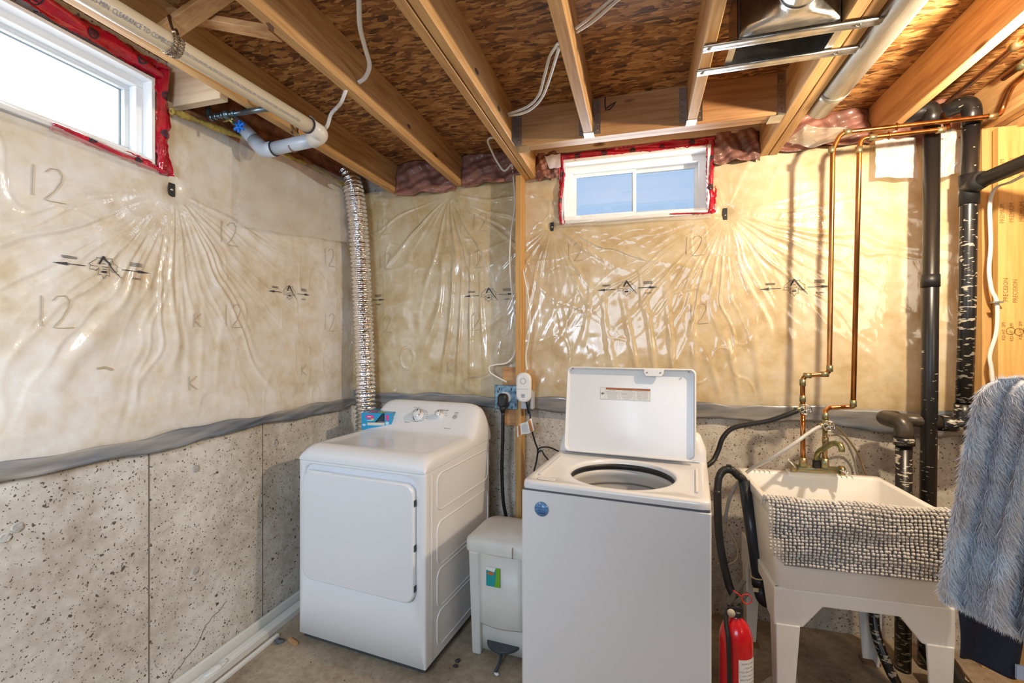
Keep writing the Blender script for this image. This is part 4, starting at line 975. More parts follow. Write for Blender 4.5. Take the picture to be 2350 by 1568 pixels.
m.build('label_print', mat('grey_print', (0.20, 0.19, 0.19), 0.6), wl_)
m = MB(); g = lf(.0012)
for p in ((0.008, 0.026), (0.008, 0.041), (0.0075, 0.060)): blob(m, g, p[0], p[1], .002, .004, 8)
m.build('chip', INK, lid)
m = MB(); Ms = Matrix(((1, 0, 0, 0.083), (0, 0, -1, -0.0006), (0, 1, 0, 0.845), (0, 0, 0, 1)))
m.lathe([(0.029, 0), (0.029, 0.0008), (0.0003, 0.0012)], M=Ms, n=36); st = m.build('round_sticker', mat('blue_sticker', (0.16, 0.36, 0.66), 0.25, coat=0.6, var=0.3, vscale=30), wa)
m = MB(); fn = lambda x, y: Ms @ Vector((x, y, 0.0018))
for i, t_ in enumerate(('PARTS', 'WARRANTY', 'SERVICE')): put_text(m, t_, 0.0095, (lambda x, y, i=i: fn(x, 0.013-i*0.0095+y)))
strokes(m, [(-.016, -.016), (.016, -.016)], .004, fn); strokes(m, [(-.027, -.0105), (.027, -.0105)], .001, fn)
m.build('sticker_print', mat('navy_print', (0.02, 0.05, 0.25), 0.5), st)

# ================================================================== WASTE BIN
bn = empty('pedal_bin', 'off-white pedal bin squeezed between the dryer and the washer', 'bin', (-0.815, 2.055, 0), -math.radians(4))
W0, D0 = 0.36, 0.30
def BR(w_, d_, r, z): return rrect(w_, d_, r, z, W0/2, D0/2)
m = MB(); m.loft([BR(W0*.84, D0*.80, .03, 0.015), BR(W0*.86, D0*.82, .03, 0.10), BR(W0*.93, D0*.92, .035, 0.50)], True, True); m.build('bin_body', PLAST, bn)
m = MB()
for sx in (0, 1):
    x0 = 0.020 if sx == 0 else W0-0.075; x1 = x0+0.055
    m.loft([[Vector((x0+.010*(1-sx), 0.0, 0)), Vector((x1-.010*sx, 0.0, 0)), Vector((x1-.01*sx, 0.14, 0)), Vector((x0+.01*(1-sx), 0.14, 0))], [Vector((x0, -0.018, 0.50)), Vector((x1, -0.018, 0.50)), Vector((x1, 0.14, 0.50)), Vector((x0, 0.14, 0.50))]], smooth=False)
m.build('corner_pillar', PLAST, bn, bev=0.008)
m = MB(); pr = [(0.075, 0), (W0/2, -0.020), (W0-0.075, 0)]
rg = []
for z, o in ((0.155, 0.0), (0.165, -.006), (0.50, -0.016)): rg.append([Vector((0.075+(W0-.15)*k/10, o-0.016*math.sin(math.pi*k/10), z)) for k in range(11)]+[Vector((W0-.075, .08, z)), Vector((.075, .08, z))])
m.loft(rg); m.build('front_panel', PLAST, bn)
m = MB(); m.box((0.075, 0.03, 0.02), (W0-0.075, 0.06, 0.16)); m.build('recess', mat('recess_grey', (0.30, 0.30, 0.31), 0.5), bn)
def LR(w_, d_, z, dome=0.0):
    return [Vector((p.x, p.y-0.012*(1 if p.y < D0/2 and abs(p.x-W0/2) < 0.12 else 0), p.z+dome*math.cos(math.pi*(p.x-W0/2)/W0*0.9))) for p in rrect(w_, d_, 0.05, z, W0/2, D0/2-0.005, n=7)]
m = MB(); m.loft([LR(W0+.015, D0+.02, 0.495), LR(W0+.018, D0+.024, 0.500), LR(W0+.014, D0+.018, 0.545), LR(W0-.02, D0-.02, 0.553, .018), LR(W0*.5, D0*.5, 0.558, .026), LR(0.02, 0.02, 0.560, .027)], False, True)
ld = m.build('bin_lid', PLAST, bn); 
m = MB(); m.box((0.245, -0.032, 0.500), (0.2465, 0.26, 0.5475)); m.build('lid_seam', mat('seam_beige', (0.50, 0.48, 0.42), 0.6), ld)
m = MB(); m.loft([[Vector((W0/2+0.088*math.cos(a), 0.06-0.085*math.sin(a)*1.1, z)) for a in [math.pi*k/12 for k in range(13)]] for z in (0.052, 0.064)]); pd = m.build('pedal', GREYP, bn, bev=0.003)
m = MB(); m.tube(spl([(W0/2, 0.02, 0.055), (W0/2+.012, -0.04, 0.03), (W0/2+.006, -0.085, 0.008)], 5), 0.007, 8); m.build('dangling_strap', GREYP, pd)
fb = lambda x, y: Vector((0.155+x, -0.0355-(0.006)*(y/0.1)*0.3, 0.405+y))
m = MB(); quad(m, fb, -.035, -.045, .035, .045); lb = m.build('sticker', mat('teal_sticker', (0.01, 0.32, 0.34), 0.4), bn)
fb2 = lambda x, y: fb(x, y)+Vector((0, -.0006, 0))
m = MB(); m.add([fb2(.035, -.045), fb2(.035, .045), fb2(.014, .045), fb2(.016, .01), fb2(.008, -.045)], [(0, 1, 2, 3, 4)]); m.build('green_corner', mat('leaf_green', (0.16, 0.42, 0.02), 0.4), lb)
m = MB(); m.add([fb2(-.035, .030), fb2(.006, .024), fb2(.014, .045), fb2(-.035, .045)], [(0, 1, 2, 3)]); m.build('white_corner', mat('label_white'), lb)
m = MB(); blob(m, lambda x, y: fb2(x, y)+Vector((0, -.0004, 0)), -.012, .016, .018, .007, irr=0); m.build('orange_oval', mat('dull_orange', (0.55, 0.16, 0.04), 0.4), lb)

# ================================================================== OUTLETS
op = empty('dryer_outlet', 'square galvanized outlet plate with thick black dryer plug', 'outlet', (-0.772, 2.585, 1.17))
GALV = mat('spangled_galvanized', (0.30, 0.46, 0.56), 0.35, metal=0.6, var=0.6, vscale=45, var_col=(0.10, 0.16, 0.22))
m = MB(); m.box((-0.072, -0.006, -0.072), (0.072, 0.006, 0.072)); m.build('cover_plate', GALV, op, bev=0.006)
m = MB(); m.box((-0.055, 0.004, -0.055), (0.055, 0.05, 0.055)); m.build('junction_box', GALV, op)
m = MB()
for (x, z) in ((-.04, .050), (.035, .050), (-.048, .034), (.062, .030), (-.05, -.04), (.06, -.042), (.038, -.058), (-.034, -.058)):
    m.box((x-.0035, -.0075, z-.009), (x+.0035, -.0055, z+.006))
m.build('slot', INK, op)
m = MB(); m.lathe([(0.034, 0), (0.034, -0.010), (0.030, -0.013), (.0004, -.013)], (0.0, -.006, 0.0), 'y', 30); m.build('receptacle', mat('label_white'), op)
pl = empty('dryer_plug_cord', 'thick black dryer cord hanging from the galvanized plate', 'cord', (-0.778, 2.56, 1.17))
m = MB(); m.loft([[Vector((p.x, -0.012-k, p.y-0.014)) for p in rrect(*wh, .024, 0)] for k, wh in ((0, (.058, .082)), (.012, (.060, .084)), (.028, (.054, .078)), (.036, (.036, .056)))]); m.build('plug', BLACK, pl, bev=0)
m = MB(); m.tube([(0, -.024, -.048), (0, -.022, -.064), (0, -.02, -.082)], [.020, .018, .014], 14); m.build('strain_relief', BLACK, pl)
m = MB(); m.tube([p-pl.location for p in spl([(-.778, 2.54, 1.09), (-.780, 2.545, 0.95), Y(1152, 1080, 2.56), Y(1155, 1150, 2.57), Y(1163, 1200, 2.60), (-.80, 2.64, .30), (-.95, 2.66, .06)], 6)], .0105, 10); m.build('cable', BLACK, pl)
oc = empty('duplex_outlet', 'light grey outlet box on the right side of the wooden post', 'outlet', (-0.640, 2.565, 1.165))
m = MB(); m.box((-0.036, 0, -0.058), (0.036, 0.05, 0.058)); m.box((-0.034, -0.004, -0.056), (0.034, 0, 0.056)); m.build('outlet_box', mat('pale_grey_plate', (0.50, 0.52, 0.56), 0.4), oc, bev=0.003)
m = MB(); m.box((-.004, .01, .058), (.018, .03, .17)); m.box((.028, .0, .05), (.044, .03, .14)); m.build('wood_spacer', W_Z, oc)
co = empty('gas_alarm', 'rounded white carbon monoxide alarm plugged in beside the post', 'alarm', (-0.652, 2.560, 1.235))
def cr(ins, y): return [Vector((p.x, y, p.y)) for p in rrect(0.088-2*ins, 0.172-2*ins, 0.040-ins*.5, 0, n=8)]
m = MB(); m.loft([cr(.004, 0), cr(0, -.006), cr(0, -.026), cr(.004, -.034), cr(.012, -.037)]); m.build('alarm_body', mat('warm_white_plastic', (0.80, 0.79, 0.77), 0.4), co)
m = MB(); m.lathe([(.0165, 0), (.0165, -.001), (.0150, -.001), (.0150, 0)], (0, -.0368, .038), 'y', 24); m.build('test_button_ring', GREYP, co)
m = MB()
for i in range(3): m.box((-.012+.002*abs(i-1), -.0385, -.040-i*.007), (.012-.002*abs(i-1), -.0368, -.0375-i*.007))
m.build('vent_slot', INK, co)
m = MB(); g = plane_fn((0, -.0374, -.008), (1, 0, 0), (0, 0, 1), .0004); put_text(m, 'CARBON MONOXIDE ALARM', .0048, g); g = plane_fn((0, -.0374, -.066), (1, 0, 0), (0, 0, 1), .0004); put_text(m, 'TEST', .005, g); m.build('printed_text', mat('grey_print'), co)
wc = empty('washer_power_cord', 'thin black washer cord with a paper tag hanging below the alarm', 'cord', (-0.630, 2.55, 1.13))
m = MB(); lp = [Y(1212, 922, 2.545), Y(1216, 950, 2.54), Y(1220, 985, 2.54), Y(1228, 1015, 2.545), Y(1234, 1034, 2.55), Y(1231, 1060, 2.55), Y(1226, 1085, 2.53), Vector((-.55, 2.47, .70))]
m.tube([p-wc.location for p in spl(lp, 6)], .0050, 8); lp = [Y(1234, 1034, 2.55), Y(1240, 1028, 2.55), Y(1260, 1027, 2.54), Y(1290, 1040, 2.46)]
m.tube([p-wc.location for p in spl(lp, 6)], .0045, 8); lp = [Y(1233, 1042, 2.55), Y(1242, 1034, 2.55), Y(1250, 1046, 2.54), Y(1262, 1060, 2.5)]
m.tube([p-wc.location for p in spl(lp, 6)], .0045, 8); m.build('cable', BLACK, wc)
m = MB(); a = Y(1211, 915, 2.553)-wc.location; b = Y(1213, 950, 2.545)-wc.location; m.tube([a, (a*.6+b*.4), b], [.018, .012, .006], 12); m.build('plug', BLACK, wc)
m = MB(); P4 = [Y(1186, 980, 2.525), Y(1219, 960, 2.525), Y(1226, 988, 2.525), Y(1187, 1004, 2.525)]; vs = []
for j in range(5):
    for i in range(13):
        s, t = i/12, j/4; p = (P4[0]*(1-s)+P4[1]*s)*(1-t)+(P4[3]*(1-s)+P4[2]*s)*t; vs.append(p+Vector((0, .008*math.sin(s*6.5), .004*math.sin(s*6.5)))-wc.location)
fs = [(j*13+i, j*13+i+1, (j+1)*13+i+1, (j+1)*13+i) for j in range(4) for i in range(12)]
m.add(vs, fs, True); tg = m.build('paper_tag', mat('label_white'), wc)
m = MB(); mb2 = MB()
def tg_fn(s, t): p = (P4[0]*(1-s)+P4[1]*s)*(1-t)+(P4[3]*(1-s)+P4[2]*s)*t; return p+Vector((0, .008*math.sin(s*6.5)-.0015, .004*math.sin(s*6.5)))-wc.location
for (s0_, s1_) in ((.08, .20), (.80, .93)): m.add([tg_fn(s0_, .03), tg_fn(s1_, .03), tg_fn(s1_, .97), tg_fn(s0_, .97)], [(0, 1, 2, 3)])
m.build('orange_stripe', mat('tag_orange', (0.55, 0.20, 0.04), 0.6), tg)
for k in range(5): mb2.add([tg_fn(.30+k*.09, .15), tg_fn(.33+k*.09, .15), tg_fn(.33+k*.09, .85), tg_fn(.30+k*.09, .85)], [(0, 1, 2, 3)])
mb2.build('tag_print', mat('faint_grey_print', (0.55, 0.53, 0.50), 0.6), tg)

# ================================================================== CABLES
def cable(pts, r, label, name='electrical_cable', m=CABLE, sub=7, extra=None, flat=1.0, n=8, cat='cable', group=None):
    P = spl(pts, sub); b = MB(); b.tube(P, r, n, flat=flat)
    for e in (extra or []): b.tube(spl(e, sub), r, n, flat=flat)
    o = b.build(name, m); tag(o, label, cat, group); return o
cable([DD(822, -40, 1.42), DD(824, 0, 1.46), DD(826, 60, 1.55), DD(838, 110, 1.66), DD(848, 150, 1.74), DD(838, 178, 1.80), X(822, 190, -1.083)], 0.0085, 'thick white cable dropping from above into a hole in the second left joist', flat=.6)
cable([Vector((-1.10, X(787, 226, -1.129).y+.03, 2.60)), X(787, 226, -1.129), DD(775, 245, 2.0), DD(760, 262, 2.02), DD(749, 292, 2.06), Vector((-1.43, 1.78, 2.50)), Vector((-1.50, 1.80, 2.56))], 0.0085, 'white cable running from the joist to the bend of the beige pipe', flat=.6)
cable([Z(1425, -20, 2.62), Z(1398, 3, 2.61), Z(1352, 42, 2.58), X(1320, 66, -.216)], 0.0065, 'pair of white cables entering the narrow joist from the upper right',
      extra=[[Z(1440, -18, 2.62), Z(1412, 5, 2.61), Z(1362, 48, 2.58), X(1322, 74, -.216)]], flat=.6)
cable([X(1281, 100, -.264), DD(1262, 130, 1.70), DD(1248, 180, 1.85), DD(1238, 215, 1.95), DD(1220, 238, 2.0), DD(1195, 252, 2.02), X(1164, 262, -.606)], 0.0065, 'pair of white cables sagging between the doubled joist and the narrow joist',
      extra=[[X(1284, 108, -.264), DD(1274, 140, 1.70), DD(1258, 190, 1.85), DD(1243, 225, 1.95), DD(1222, 248, 2.0), DD(1196, 261, 2.02), X(1166, 266, -.606)]], flat=.6)
cable([Vector((-.675, 2.38, 2.60)), Y(1122, 318, 2.40), Y(1130, 350, 2.50), Y(1145, 378, 2.53), Y(1158, 392, 2.55), Y(1174, 378, 2.56), Y(1176, 388, 2.56)], 0.006, 'short loop of white cable poking out beside the top of the post')
cable([Y(1177, 392, 2.63), Y(1182, 470, 2.63), Y(1172, 540, 2.61), Y(1170, 610, 2.61), Y(1176, 680, 2.61), Y(1184, 750, 2.62), Y(1183, 805, 2.61), Y(1165, 832, 2.60), Y(1138, 837, 2.59), Y(1123, 842, 2.58), Y(1126, 856, 2.58), Y(1145, 868, 2.585), Y(1164, 878, 2.59)], 0.0052, 'white cable wandering down the left of the post into the galvanized plate')
cable([Vector((-.672, 2.60, 1.92)), Y(1212, 680, 2.595), Y(1216, 730, 2.59), Y(1213, 780, 2.59), Y(1207, 810, 2.59), Y(1208, 840, 2.585), Y(1213, 856, 2.58)], 0.0045, 'white cable stapled down the right of the post to the alarm')
cable([Y(2350, 402, 2.35), Y(2320, 418, 2.40), Y(2285, 432, 2.50), Y(2272, 470, 2.535), Y(2274, 560, 2.535), Y(2270, 620, 2.535), Y(2276, 665, 2.535), Y(2288, 695, 2.535), Y(2287, 760, 2.535), Y(2272, 815, 2.535), Y(2276, 850, 2.535), Y(2280, 900, 2.535), Y(2282, 1000, 2.535)], 0.0085, 'flat white cable stapled down the wooden board at the right edge', flat=.55)
m = MB(); p = Y(2287, 694, 2.53); m.box((p.x-.018, p.y-.012, p.z-.004), (p.x+.018, p.y+.01, p.z+.004)); tag(m.build('cable_staple', STEEL, None, bev=.001), 'metal staple over the flat white cable on the board', 'staple')
# ================================================================== PVC VENT PIPE
vp = empty('plastic_vent_pipe', 'beige and white plastic vent pipe with printed lettering slung under the left joist', 'pipe', (-1.42, 1.2, 2.44))
vl = vp.location.copy()
def rel(P, l): return [Vector(p)-l for p in P]
PA, PB_ = Vector((-1.452, YF+.4, 2.44)), Vector((-1.391, 1.69, 2.438))
sl = (Vector((-1.391, 1.69, 2.438))-Vector((-1.442, 0.892, 2.44)))
PA = Vector((-1.391, 1.69, 2.438))-sl*3.2
m = MB(); m.tube(rel([PA, PB_], vl), .0305, 36); bp_ = m.build('beige_pipe', PVCB, vp)
m = MB(); m.tube(rel(elbowed([PB_+Vector((0, -.03, 0)), Vector((-1.388, 1.745, 2.437)), Vector((-1.45, 1.748, 2.415))], .07, 8), vl), .0345, 30); m.build('elbow', PVCE, vp)
WB0, WB1 = Vector((-1.42, 1.747, 2.420)), Vector((-1.672, 1.745, 2.402))
m = MB(); m.tube(rel([WB0, WB1], vl), .0302, 32); wp = m.build('white_pipe', PVCW, vp)
m = MB(); m.tube(rel(elbowed([WB1+Vector((.02, 0, .001)), Vector((-1.712, 1.744, 2.40)), Vector((-1.765, 1.74, 2.455))], .04, 6), vl), .0345, 30); m.build('elbow', PVCW, vp)
m = MB(); m.tube(rel([Vector((-1.755, 1.741, 2.445)), Vector((-1.86, 1.735, 2.55))], vl), .0302, 28); m.build('wall_stub', PVCW, vp)
m = MB(); 
for (p, q) in ((PB_+Vector((0, -.034, 0)), PB_+Vector((0, -.029, 0))),): m.tube(rel([p, q], vl), .0352, 30)
d_ = (WB1-WB0).normalized(); m.tube(rel([WB1+d_*-.022, WB1+d_*-.017], vl), .0352, 30); m.build('black_glue_line', INK, vp)
# lettering wrapped on the pipe, on the side seen from the room
ax_ = (PB_-PA).normalized(); dirv = Vector((0.80, -0.1, -0.60)); dirv = (dirv-ax_*dirv.dot(ax_)).normalized(); bt = ax_.cross(dirv)
s_ = Vector((-1.391, 1.66, 2.438))
def pfn(shift):
    def f_(x, y):
        th = -y/.0305; return s_+ax_*(x-shift)+(dirv*math.cos(th)+bt*math.sin(th))*.0309-vl
    return f_
m = MB()
def left_text(mb, txt, size, start, wide=1.0):
    vs, fs = text_geo(txt, size); x0 = min(v[0] for v in vs); x1 = max(v[0] for v in vs); L = (x1-x0)*wide; print('TEXTLEN', L)
    g = pfn(0); mb.add([g(-start+(v[0]-x0)*wide, v[1]) for v in vs], fs); return L
left_text(m, '355-MIN. CLEARANCE TO COMBUST', .020, .800, .66)
left_text(m, 'CONSTRUCTION 0MM/MIN. HAUTEUR SOUS CONSTRUCTION COMBUSTIBLE 0MM -FOLLOW MANUFACTURER S INSTALLATION INSTRUCTIONS', .0135, .565, .56)
m.build('printed_lettering', mat('grey_blue_print', (0.22, 0.24, 0.30), 0.6), bp_)
# perforated metal strap slung round the pipe
def strap(c, axis, radius, up, name_lab, zt):
    e = empty('perforated_strap', name_lab, 'strap', c); ax = Vector(axis).normalized(); u = Vector((0, 0, 1)); u = (u-ax*u.dot(ax)).normalized(); s = ax.cross(u)
    m = MB(); nseg = 30; rows = []
    for i in range(nseg+1):
        a = math.radians(-40+260*i/nseg)
        ct = -s*math.cos(a)*radius+(-u)*math.sin(a)*radius
        for j in range(7):
            pass
    # ring of little links
    for i in range(15):
        a = math.radians(-35+250*i/14)
        for w_ in (-.0085, .0085):
            a2 = a+math.radians(8.5 if w_ > 0 else 0)
            cc = (s*math.cos(a2)-u*math.sin(a2))*radius+ax*w_; tn = (-s*math.sin(a2)-u*math.cos(a2)); nn = (s*math.cos(a2)-u*math.sin(a2))
            pts = [cc+ax*.0075*math.cos(k*math.pi/4)+tn*.0062*math.sin(k*math.pi/4) for k in range(9)]; m.tube(pts, .0017, 5, cap=False)
    tail = [(s*math.cos(math.radians(-35))-u*math.sin(math.radians(-35)))*radius, s*.015+u*(radius+.01), u*(zt*.5), u*zt-s*.02]
    m.tube(spl(tail, 5), .006, 6, flat=.3); m.build('strap_links', CHAINM, e); return e
pc = DD(400, 92, 1.44); tt = (pc.y-PA.y)/(PB_.y-PA.y); pc = PA+(PB_-PA)*tt
strap(pc, ax_, .0335, 1, 'rusty perforated hanger strap around the beige pipe', .10)
e = empty('wire_hanger', 'twisted dark hanger wire around the white pipe', 'wire', (-1.55, 1.746, 2.411)); m = MB()
pts = [Vector((0, .033*math.cos(t), .033*math.sin(t))) for t in [math.radians(-150+i*15) for i in range(18)]]
m.tube(pts, .0028, 6)
m.tube(spl([(0, .0, .033), (.006, -.006, .045), (-.004, -.004, .058), (.006, 0, .07), (0, -.005, .085)], 4), .0035, 6); m.tube(spl([(0.03, .0, .030), (.034, -.006, .045), (.028, -.004, .058), (.032, 0, .085)], 4), .0035, 6); m.build('twisted_wire', CHAINM, e)
# hose bib line near the left wall
hb = empty('outdoor_tap_line', 'bluish copper tap line with a blue handle above the white pipe', 'pipe', (-1.7, 1.536, 2.465)); hl = hb.location.copy()
m = MB(); m.tube(rel(elbowed([(-1.80, 1.53, 2.56), (-1.80, 1.534, 2.468), (-1.62, 1.536, 2.467)], .02), hl), .010, 14); m.tube(rel([(-1.62, 1.536, 2.467), (-1.435, 1.54, 2.466)], hl), .011, 14); m.build('copper_tube', BLUECOP, hb)
m = MB()
for x in (-1.79, -1.765, -1.73, -1.70, -1.67): m.tube(rel([(x, 1.535, 2.468), (x+.014, 1.535, 2.468)], hl), .0145, 14)
m.sphere(Vector((-1.70, 1.535, 2.468))-hl, .020, 14, 8); m.build('valve_body', BLUECOP, hb)
m = MB(); m.tube(rel([(-1.695, 1.535, 2.455), (-1.675, 1.545, 2.430)], hl), .007, 10); m.tube(rel([(-1.73, 1.545, 2.45), (-1.67, 1.54, 2.448)], hl), .006, 8); m.build('brass_stem', BRASS, hb)
m = MB(); p = Vector((-1.655, 1.548, 2.424))-hl
for a in (0.4, 1.45, 2.5): m.bar(p+Vector((.030*math.cos(a), .006, .026*math.sin(a)-.004)), p-Vector((.030*math.cos(a), -.006, .026*math.sin(a)+.004)), .012, .010)
m.build('blue_handle', mat('bright_blue_plastic', (0.0, 0.16, 0.72), 0.35), hb, bev=.003)
# glimpse of the round duct above the beige pipe
gd = MB(); gd.tube([(-1.36, -.4, 2.585), (-1.36, .95, 2.585), (-1.36, 1.02, 2.585)], .062, 28); tag(gd.build('sheet_metal_duct', STEEL), 'bare silver duct in the joist bay above the beige pipe', 'duct')

# ================================================================== ROUND GREY DUCT AND REGISTER BOOT
gd = empty('round_grey_duct', 'dull grey round duct lying along the right side of the doubled joist', 'duct', (0.742, 1.6, 2.505)); gl = gd.location.copy()
m = MB(); m.tube(rel([(0.752, YF+.3, 2.50), (0.747, 1.0, 2.50), (0.742, 2.10, 2.512)], gl), .0545, 36); m.build('duct_run', DUCTM, gd)
m = MB(); m.tube(rel([(0.742, 2.085, 2.512), (0.741, 2.12, 2.513), (0.740, 2.125, 2.513), (0.740, 2.26, 2.515)], gl), [.0565, .0565, .053, .050], 36); m.build('duct_collar', DUCTM, gd)
rg_ = empty('register_boot', 'shiny sheet-metal register boot with a round collar between two joists', 'duct boot', (0.44, 1.60, 2.56)); rl = rg_.location.copy()
m = MB()
# rectangular throat
x0, x1, y0, y1 = 0.300, 0.592, 1.622, 1.775
for a, b in (((x0, y0, 2.484), (x0+.002, y1, JT)), ((x1-.002, y0, 2.484), (x1, y1, JT)), ((x0, y0, 2.484), (x1, y0+.002, JT)), ((x0, y1-.002, 2.484), (x1, y1, JT)), ((x0, y0, JT-.004), (x1, y1, JT-.001))):
    m.box(tuple(Vector(a)-rl), tuple(Vector(b)-rl))
m.build('throat', STEEL, rg_)
m = MB()
m.box(tuple(Vector((x0-.018, y0, 2.480))-rl), tuple(Vector((x0+.004, y1, 2.4825))-rl)); m.box(tuple(Vector((x1-.004, y0, 2.480))-rl), tuple(Vector((x1+.018, y1, 2.4825))-rl)); m.build('flange', STEEL, rg_)
# transition: rectangle to round, opening toward the room
n = 40; rings = []
for t in (0, .15, .35, .55, .75, .9, 1.0):
    ring = []
    for k in range(n):
        a = 2*math.pi*k/n; c_, s_2 = math.cos(a), math.sin(a); q = max(abs(c_), abs(s_2)); rx, rz = .140*c_/q, .088*s_2/q
        cxr, czr = .050*c_, .050*s_2; e_ = t*t*(3-2*t)
        ring.append(Vector((.446*(1-e_)+.43*e_+rx*(1-e_)+cxr*e_, y0-.002-.135*t, 2.573*(1-e_)+2.497*e_+rz*(1-e_)+czr*e_))-rl)
    rings.append(ring)
m.loft([]) if False else None
m = MB(); m.loft(rings, False, False); m.build('transition', STEEL, rg_)
m = MB(); c0 = Vector((.43, 1.487, 2.497)); m.tube(rel([c0, c0+Vector((0, -.04, -.001))], rl), .050, 36, cap=False); m.tube(rel([c0+Vector((0, -.02, 0)), c0+Vector((0, -.026, 0))], rl), .053, 36)
m.tube(rel([c0+Vector((0, -.038, 0)), Vector((.43, .9, 2.53)), Vector((.43, -.5, 2.53))], rl), .056, 36); m.build('collar', STEEL, rg_)
def hstrap(y, xa, xb, lab):
    e = empty('metal_hanger_bar', lab, 'bracket', (xa, y, 2.472)); m = MB(); L = xb-xa
    m.loft([[Vector((x, -.019, .004)), Vector((x, -.019, -.001)), Vector((x, -.015, -.003)), Vector((x, -.006, -.0015)), Vector((x, .006, -.0015)), Vector((x, .015, -.003)), Vector((x, .019, -.001)), Vector((x, .019, .004))] for x in (0, L)]); m.build('channel', STEEL, e)
    m = MB()
    for x in (.016, L-.06): m.lathe([(.0008, -.004), (.005, -.003), (.007, .0)], (x, 0, -.002), n=12)
    m.build('screw', CHROME, e)
hstrap(1.632, 0.198, .700, 'upper galvanized bar bridging two joists below the register boot')
hstrap(1.772, 0.194, .692, 'lower galvanized bar bridging two joists below the register boot')

# ================================================================== COPPER SUPPLY PIPES
cy_ = 2.43
def Cp(u, v, y=cy_): return Y(u, v, y)
cp = empty('copper_supply_pipe', 'left copper pipe with a jog, running down to the black hose valve', 'pipe', (0.85, cy_, 1.2)); cl = cp.location.copy()
zt = 2.462
A_ = [Vector((1.475, 1.95, 2.60)), Vector((1.475, 2.38, 2.56)), Vector((1.476, cy_, zt+.03)), Vector((1.465, cy_, zt)), Vector((Cp(1925, 300).x+.01, cy_, zt)), Vector((Cp(1911, 320).x, cy_, zt-.07)), Cp(1903, 859), Cp(1842, 862), Cp(1842, 930)]
m = MB(); m.tube(rel(elbowed(A_, .03, 5), cl), .0105, 14); m.build('pipe_run', COPPER, cp)
m = MB()
def coup(mb, p, d, L=.03, r=.0132): d = Vector(d).normalized(); mb.tube(rel([p-d*L/2, p+d*L/2], cl), r, 14)
for p, d in ((Cp(1908, 345), (0, 0, 1)), (Cp(1904, 846), (0, 0, 1)), (Cp(1892, 859), (1, 0, 0)), (Cp(1853, 862), (1, 0, 0)), (Cp(1842, 878), (0, 0, 1)), (Cp(1842, 915), (0, 0, 1)), (Vector((1.44, cy_, zt)), (1, 0, 0)), (Vector((Cp(1945, 300).x, cy_, zt)), (1, 0, 0))): coup(m, p, d)
m.build('solder_fitting', COPG, cp)
m = MB(); m.tube(rel([Cp(1842, 945), Cp(1843, 1062)], cl), .0105, 14); m.build('lower_run', COPPER, cp)
cp2 = empty('copper_supply_pipe', 'right straight copper pipe ending with a jog to the clear hose valve', 'pipe', (0.94, cy_, 1.2)); cl = cp2.location.copy()
x2 = Cp(1972, 320).x; B_ = [Vector((1.30, 2.50, 2.52)), Vector((1.29, cy_, zt-.034)), Vector((x2+.005, cy_, zt-.036)), Vector((x2, cy_, zt-.10)), Cp(1958, 930)]
m = MB(); m.tube(rel(elbowed(B_, .028, 5), cl), .0105, 14); m.build('pipe_run', COPPER, cp2)
m = MB(); jl = [Cp(1958, 928, cy_), Cp(1957, 934, 2.50), Cp(1900, 936, 2.50), Cp(1893, 945, 2.46), Cp(1893, 965, 2.44)]
m.tube(rel(elbowed(jl, .018, 4), cl), .0105, 12); m.build('jog', COPPER, cp2)
m = MB()
for p, d in ((Cp(1971, 345), (0, 0, 1)), (Cp(1958, 926), (0, 0, 1)), (Cp(1894, 955), (0, 0, 1)), (Vector((x2+.05, cy_, zt-.036)), (1, 0, 0)), (Vector((1.26, cy_, zt-.036)), (1, 0, 0)), (Cp(1894, 1010), (0, 0, 1))): coup(m, p, d)
m.build('solder_fitting', COPG, cp2)
m = MB(); m.tube(rel([Cp(1893, 985), Cp(1893, 1062)], cl), .0105, 14); m.build('lower_run', COPG, cp2)
m = MB()
for (xx, zz) in ((Cp(2058, 290).x, zt), (Cp(2040, 300).x, zt-.036)): m.tube(rel([(xx, cy_, zz+.018), (xx, cy_, zz-.018)], cl), .004, 8); m.tube(rel([(xx-.003, cy_, zz), (xx+.003, cy_, zz)], cl), .0145, 14)
m.build('pipe_clamp', COPPER, cp2)
def valve(u, v, y, lab):
    p = Y(u, v, y); e = empty('hose_valve', lab, 'valve', p); m = MB()
    m.tube([(0, 0, .022), (0, 0, -.022)], .014, 12); m.tube([(0, 0, 0), (-.035, -.02, -.004)], .012, 12); m.tube([(0, 0, 0), (.0, -.035, 0)], .008, 10); m.build('valve_body', COPG, e)
    m = MB(); c = Vector((.002, -.038, 0)); N = 14
    m.tube([c+Vector((.021*math.cos(2*math.pi*k/N)*(1+.08*(k % 2)), 0, .021*math.sin(2*math.pi*k/N)*(1+.08*(k % 2)))) for k in range(N+1)], .0035, 7, cap=False)
    for k in range(5): a = 2*math.pi*k/5; m.tube([c, c+Vector((.020*math.cos(a), 0, .020*math.sin(a)))], .0028, 6)
    m.build('handwheel', CHROME, e)
valve(1842, 938, cy_, 'round-handled valve feeding the thick black hose'); valve(1895, 975, cy_-.01, 'round-handled valve feeding the clear grey hose')
def hose(pts, r, lab, m_=BLACK, name='washer_hose', rib=0, cat='hose', sub=10):
    P = spl(pts, sub if not rib else 26); R = r
    if rib:
        R = []; acc = 0
        for i, p in enumerate(P):
            if i: acc += (p-P[i-1]).length
            R.append(r+rib*math.cos(acc*2*math.pi/.006))
    b = MB(); b.tube(P, R, 14); o = b.build(name, m_); tag(o, lab, cat); return o
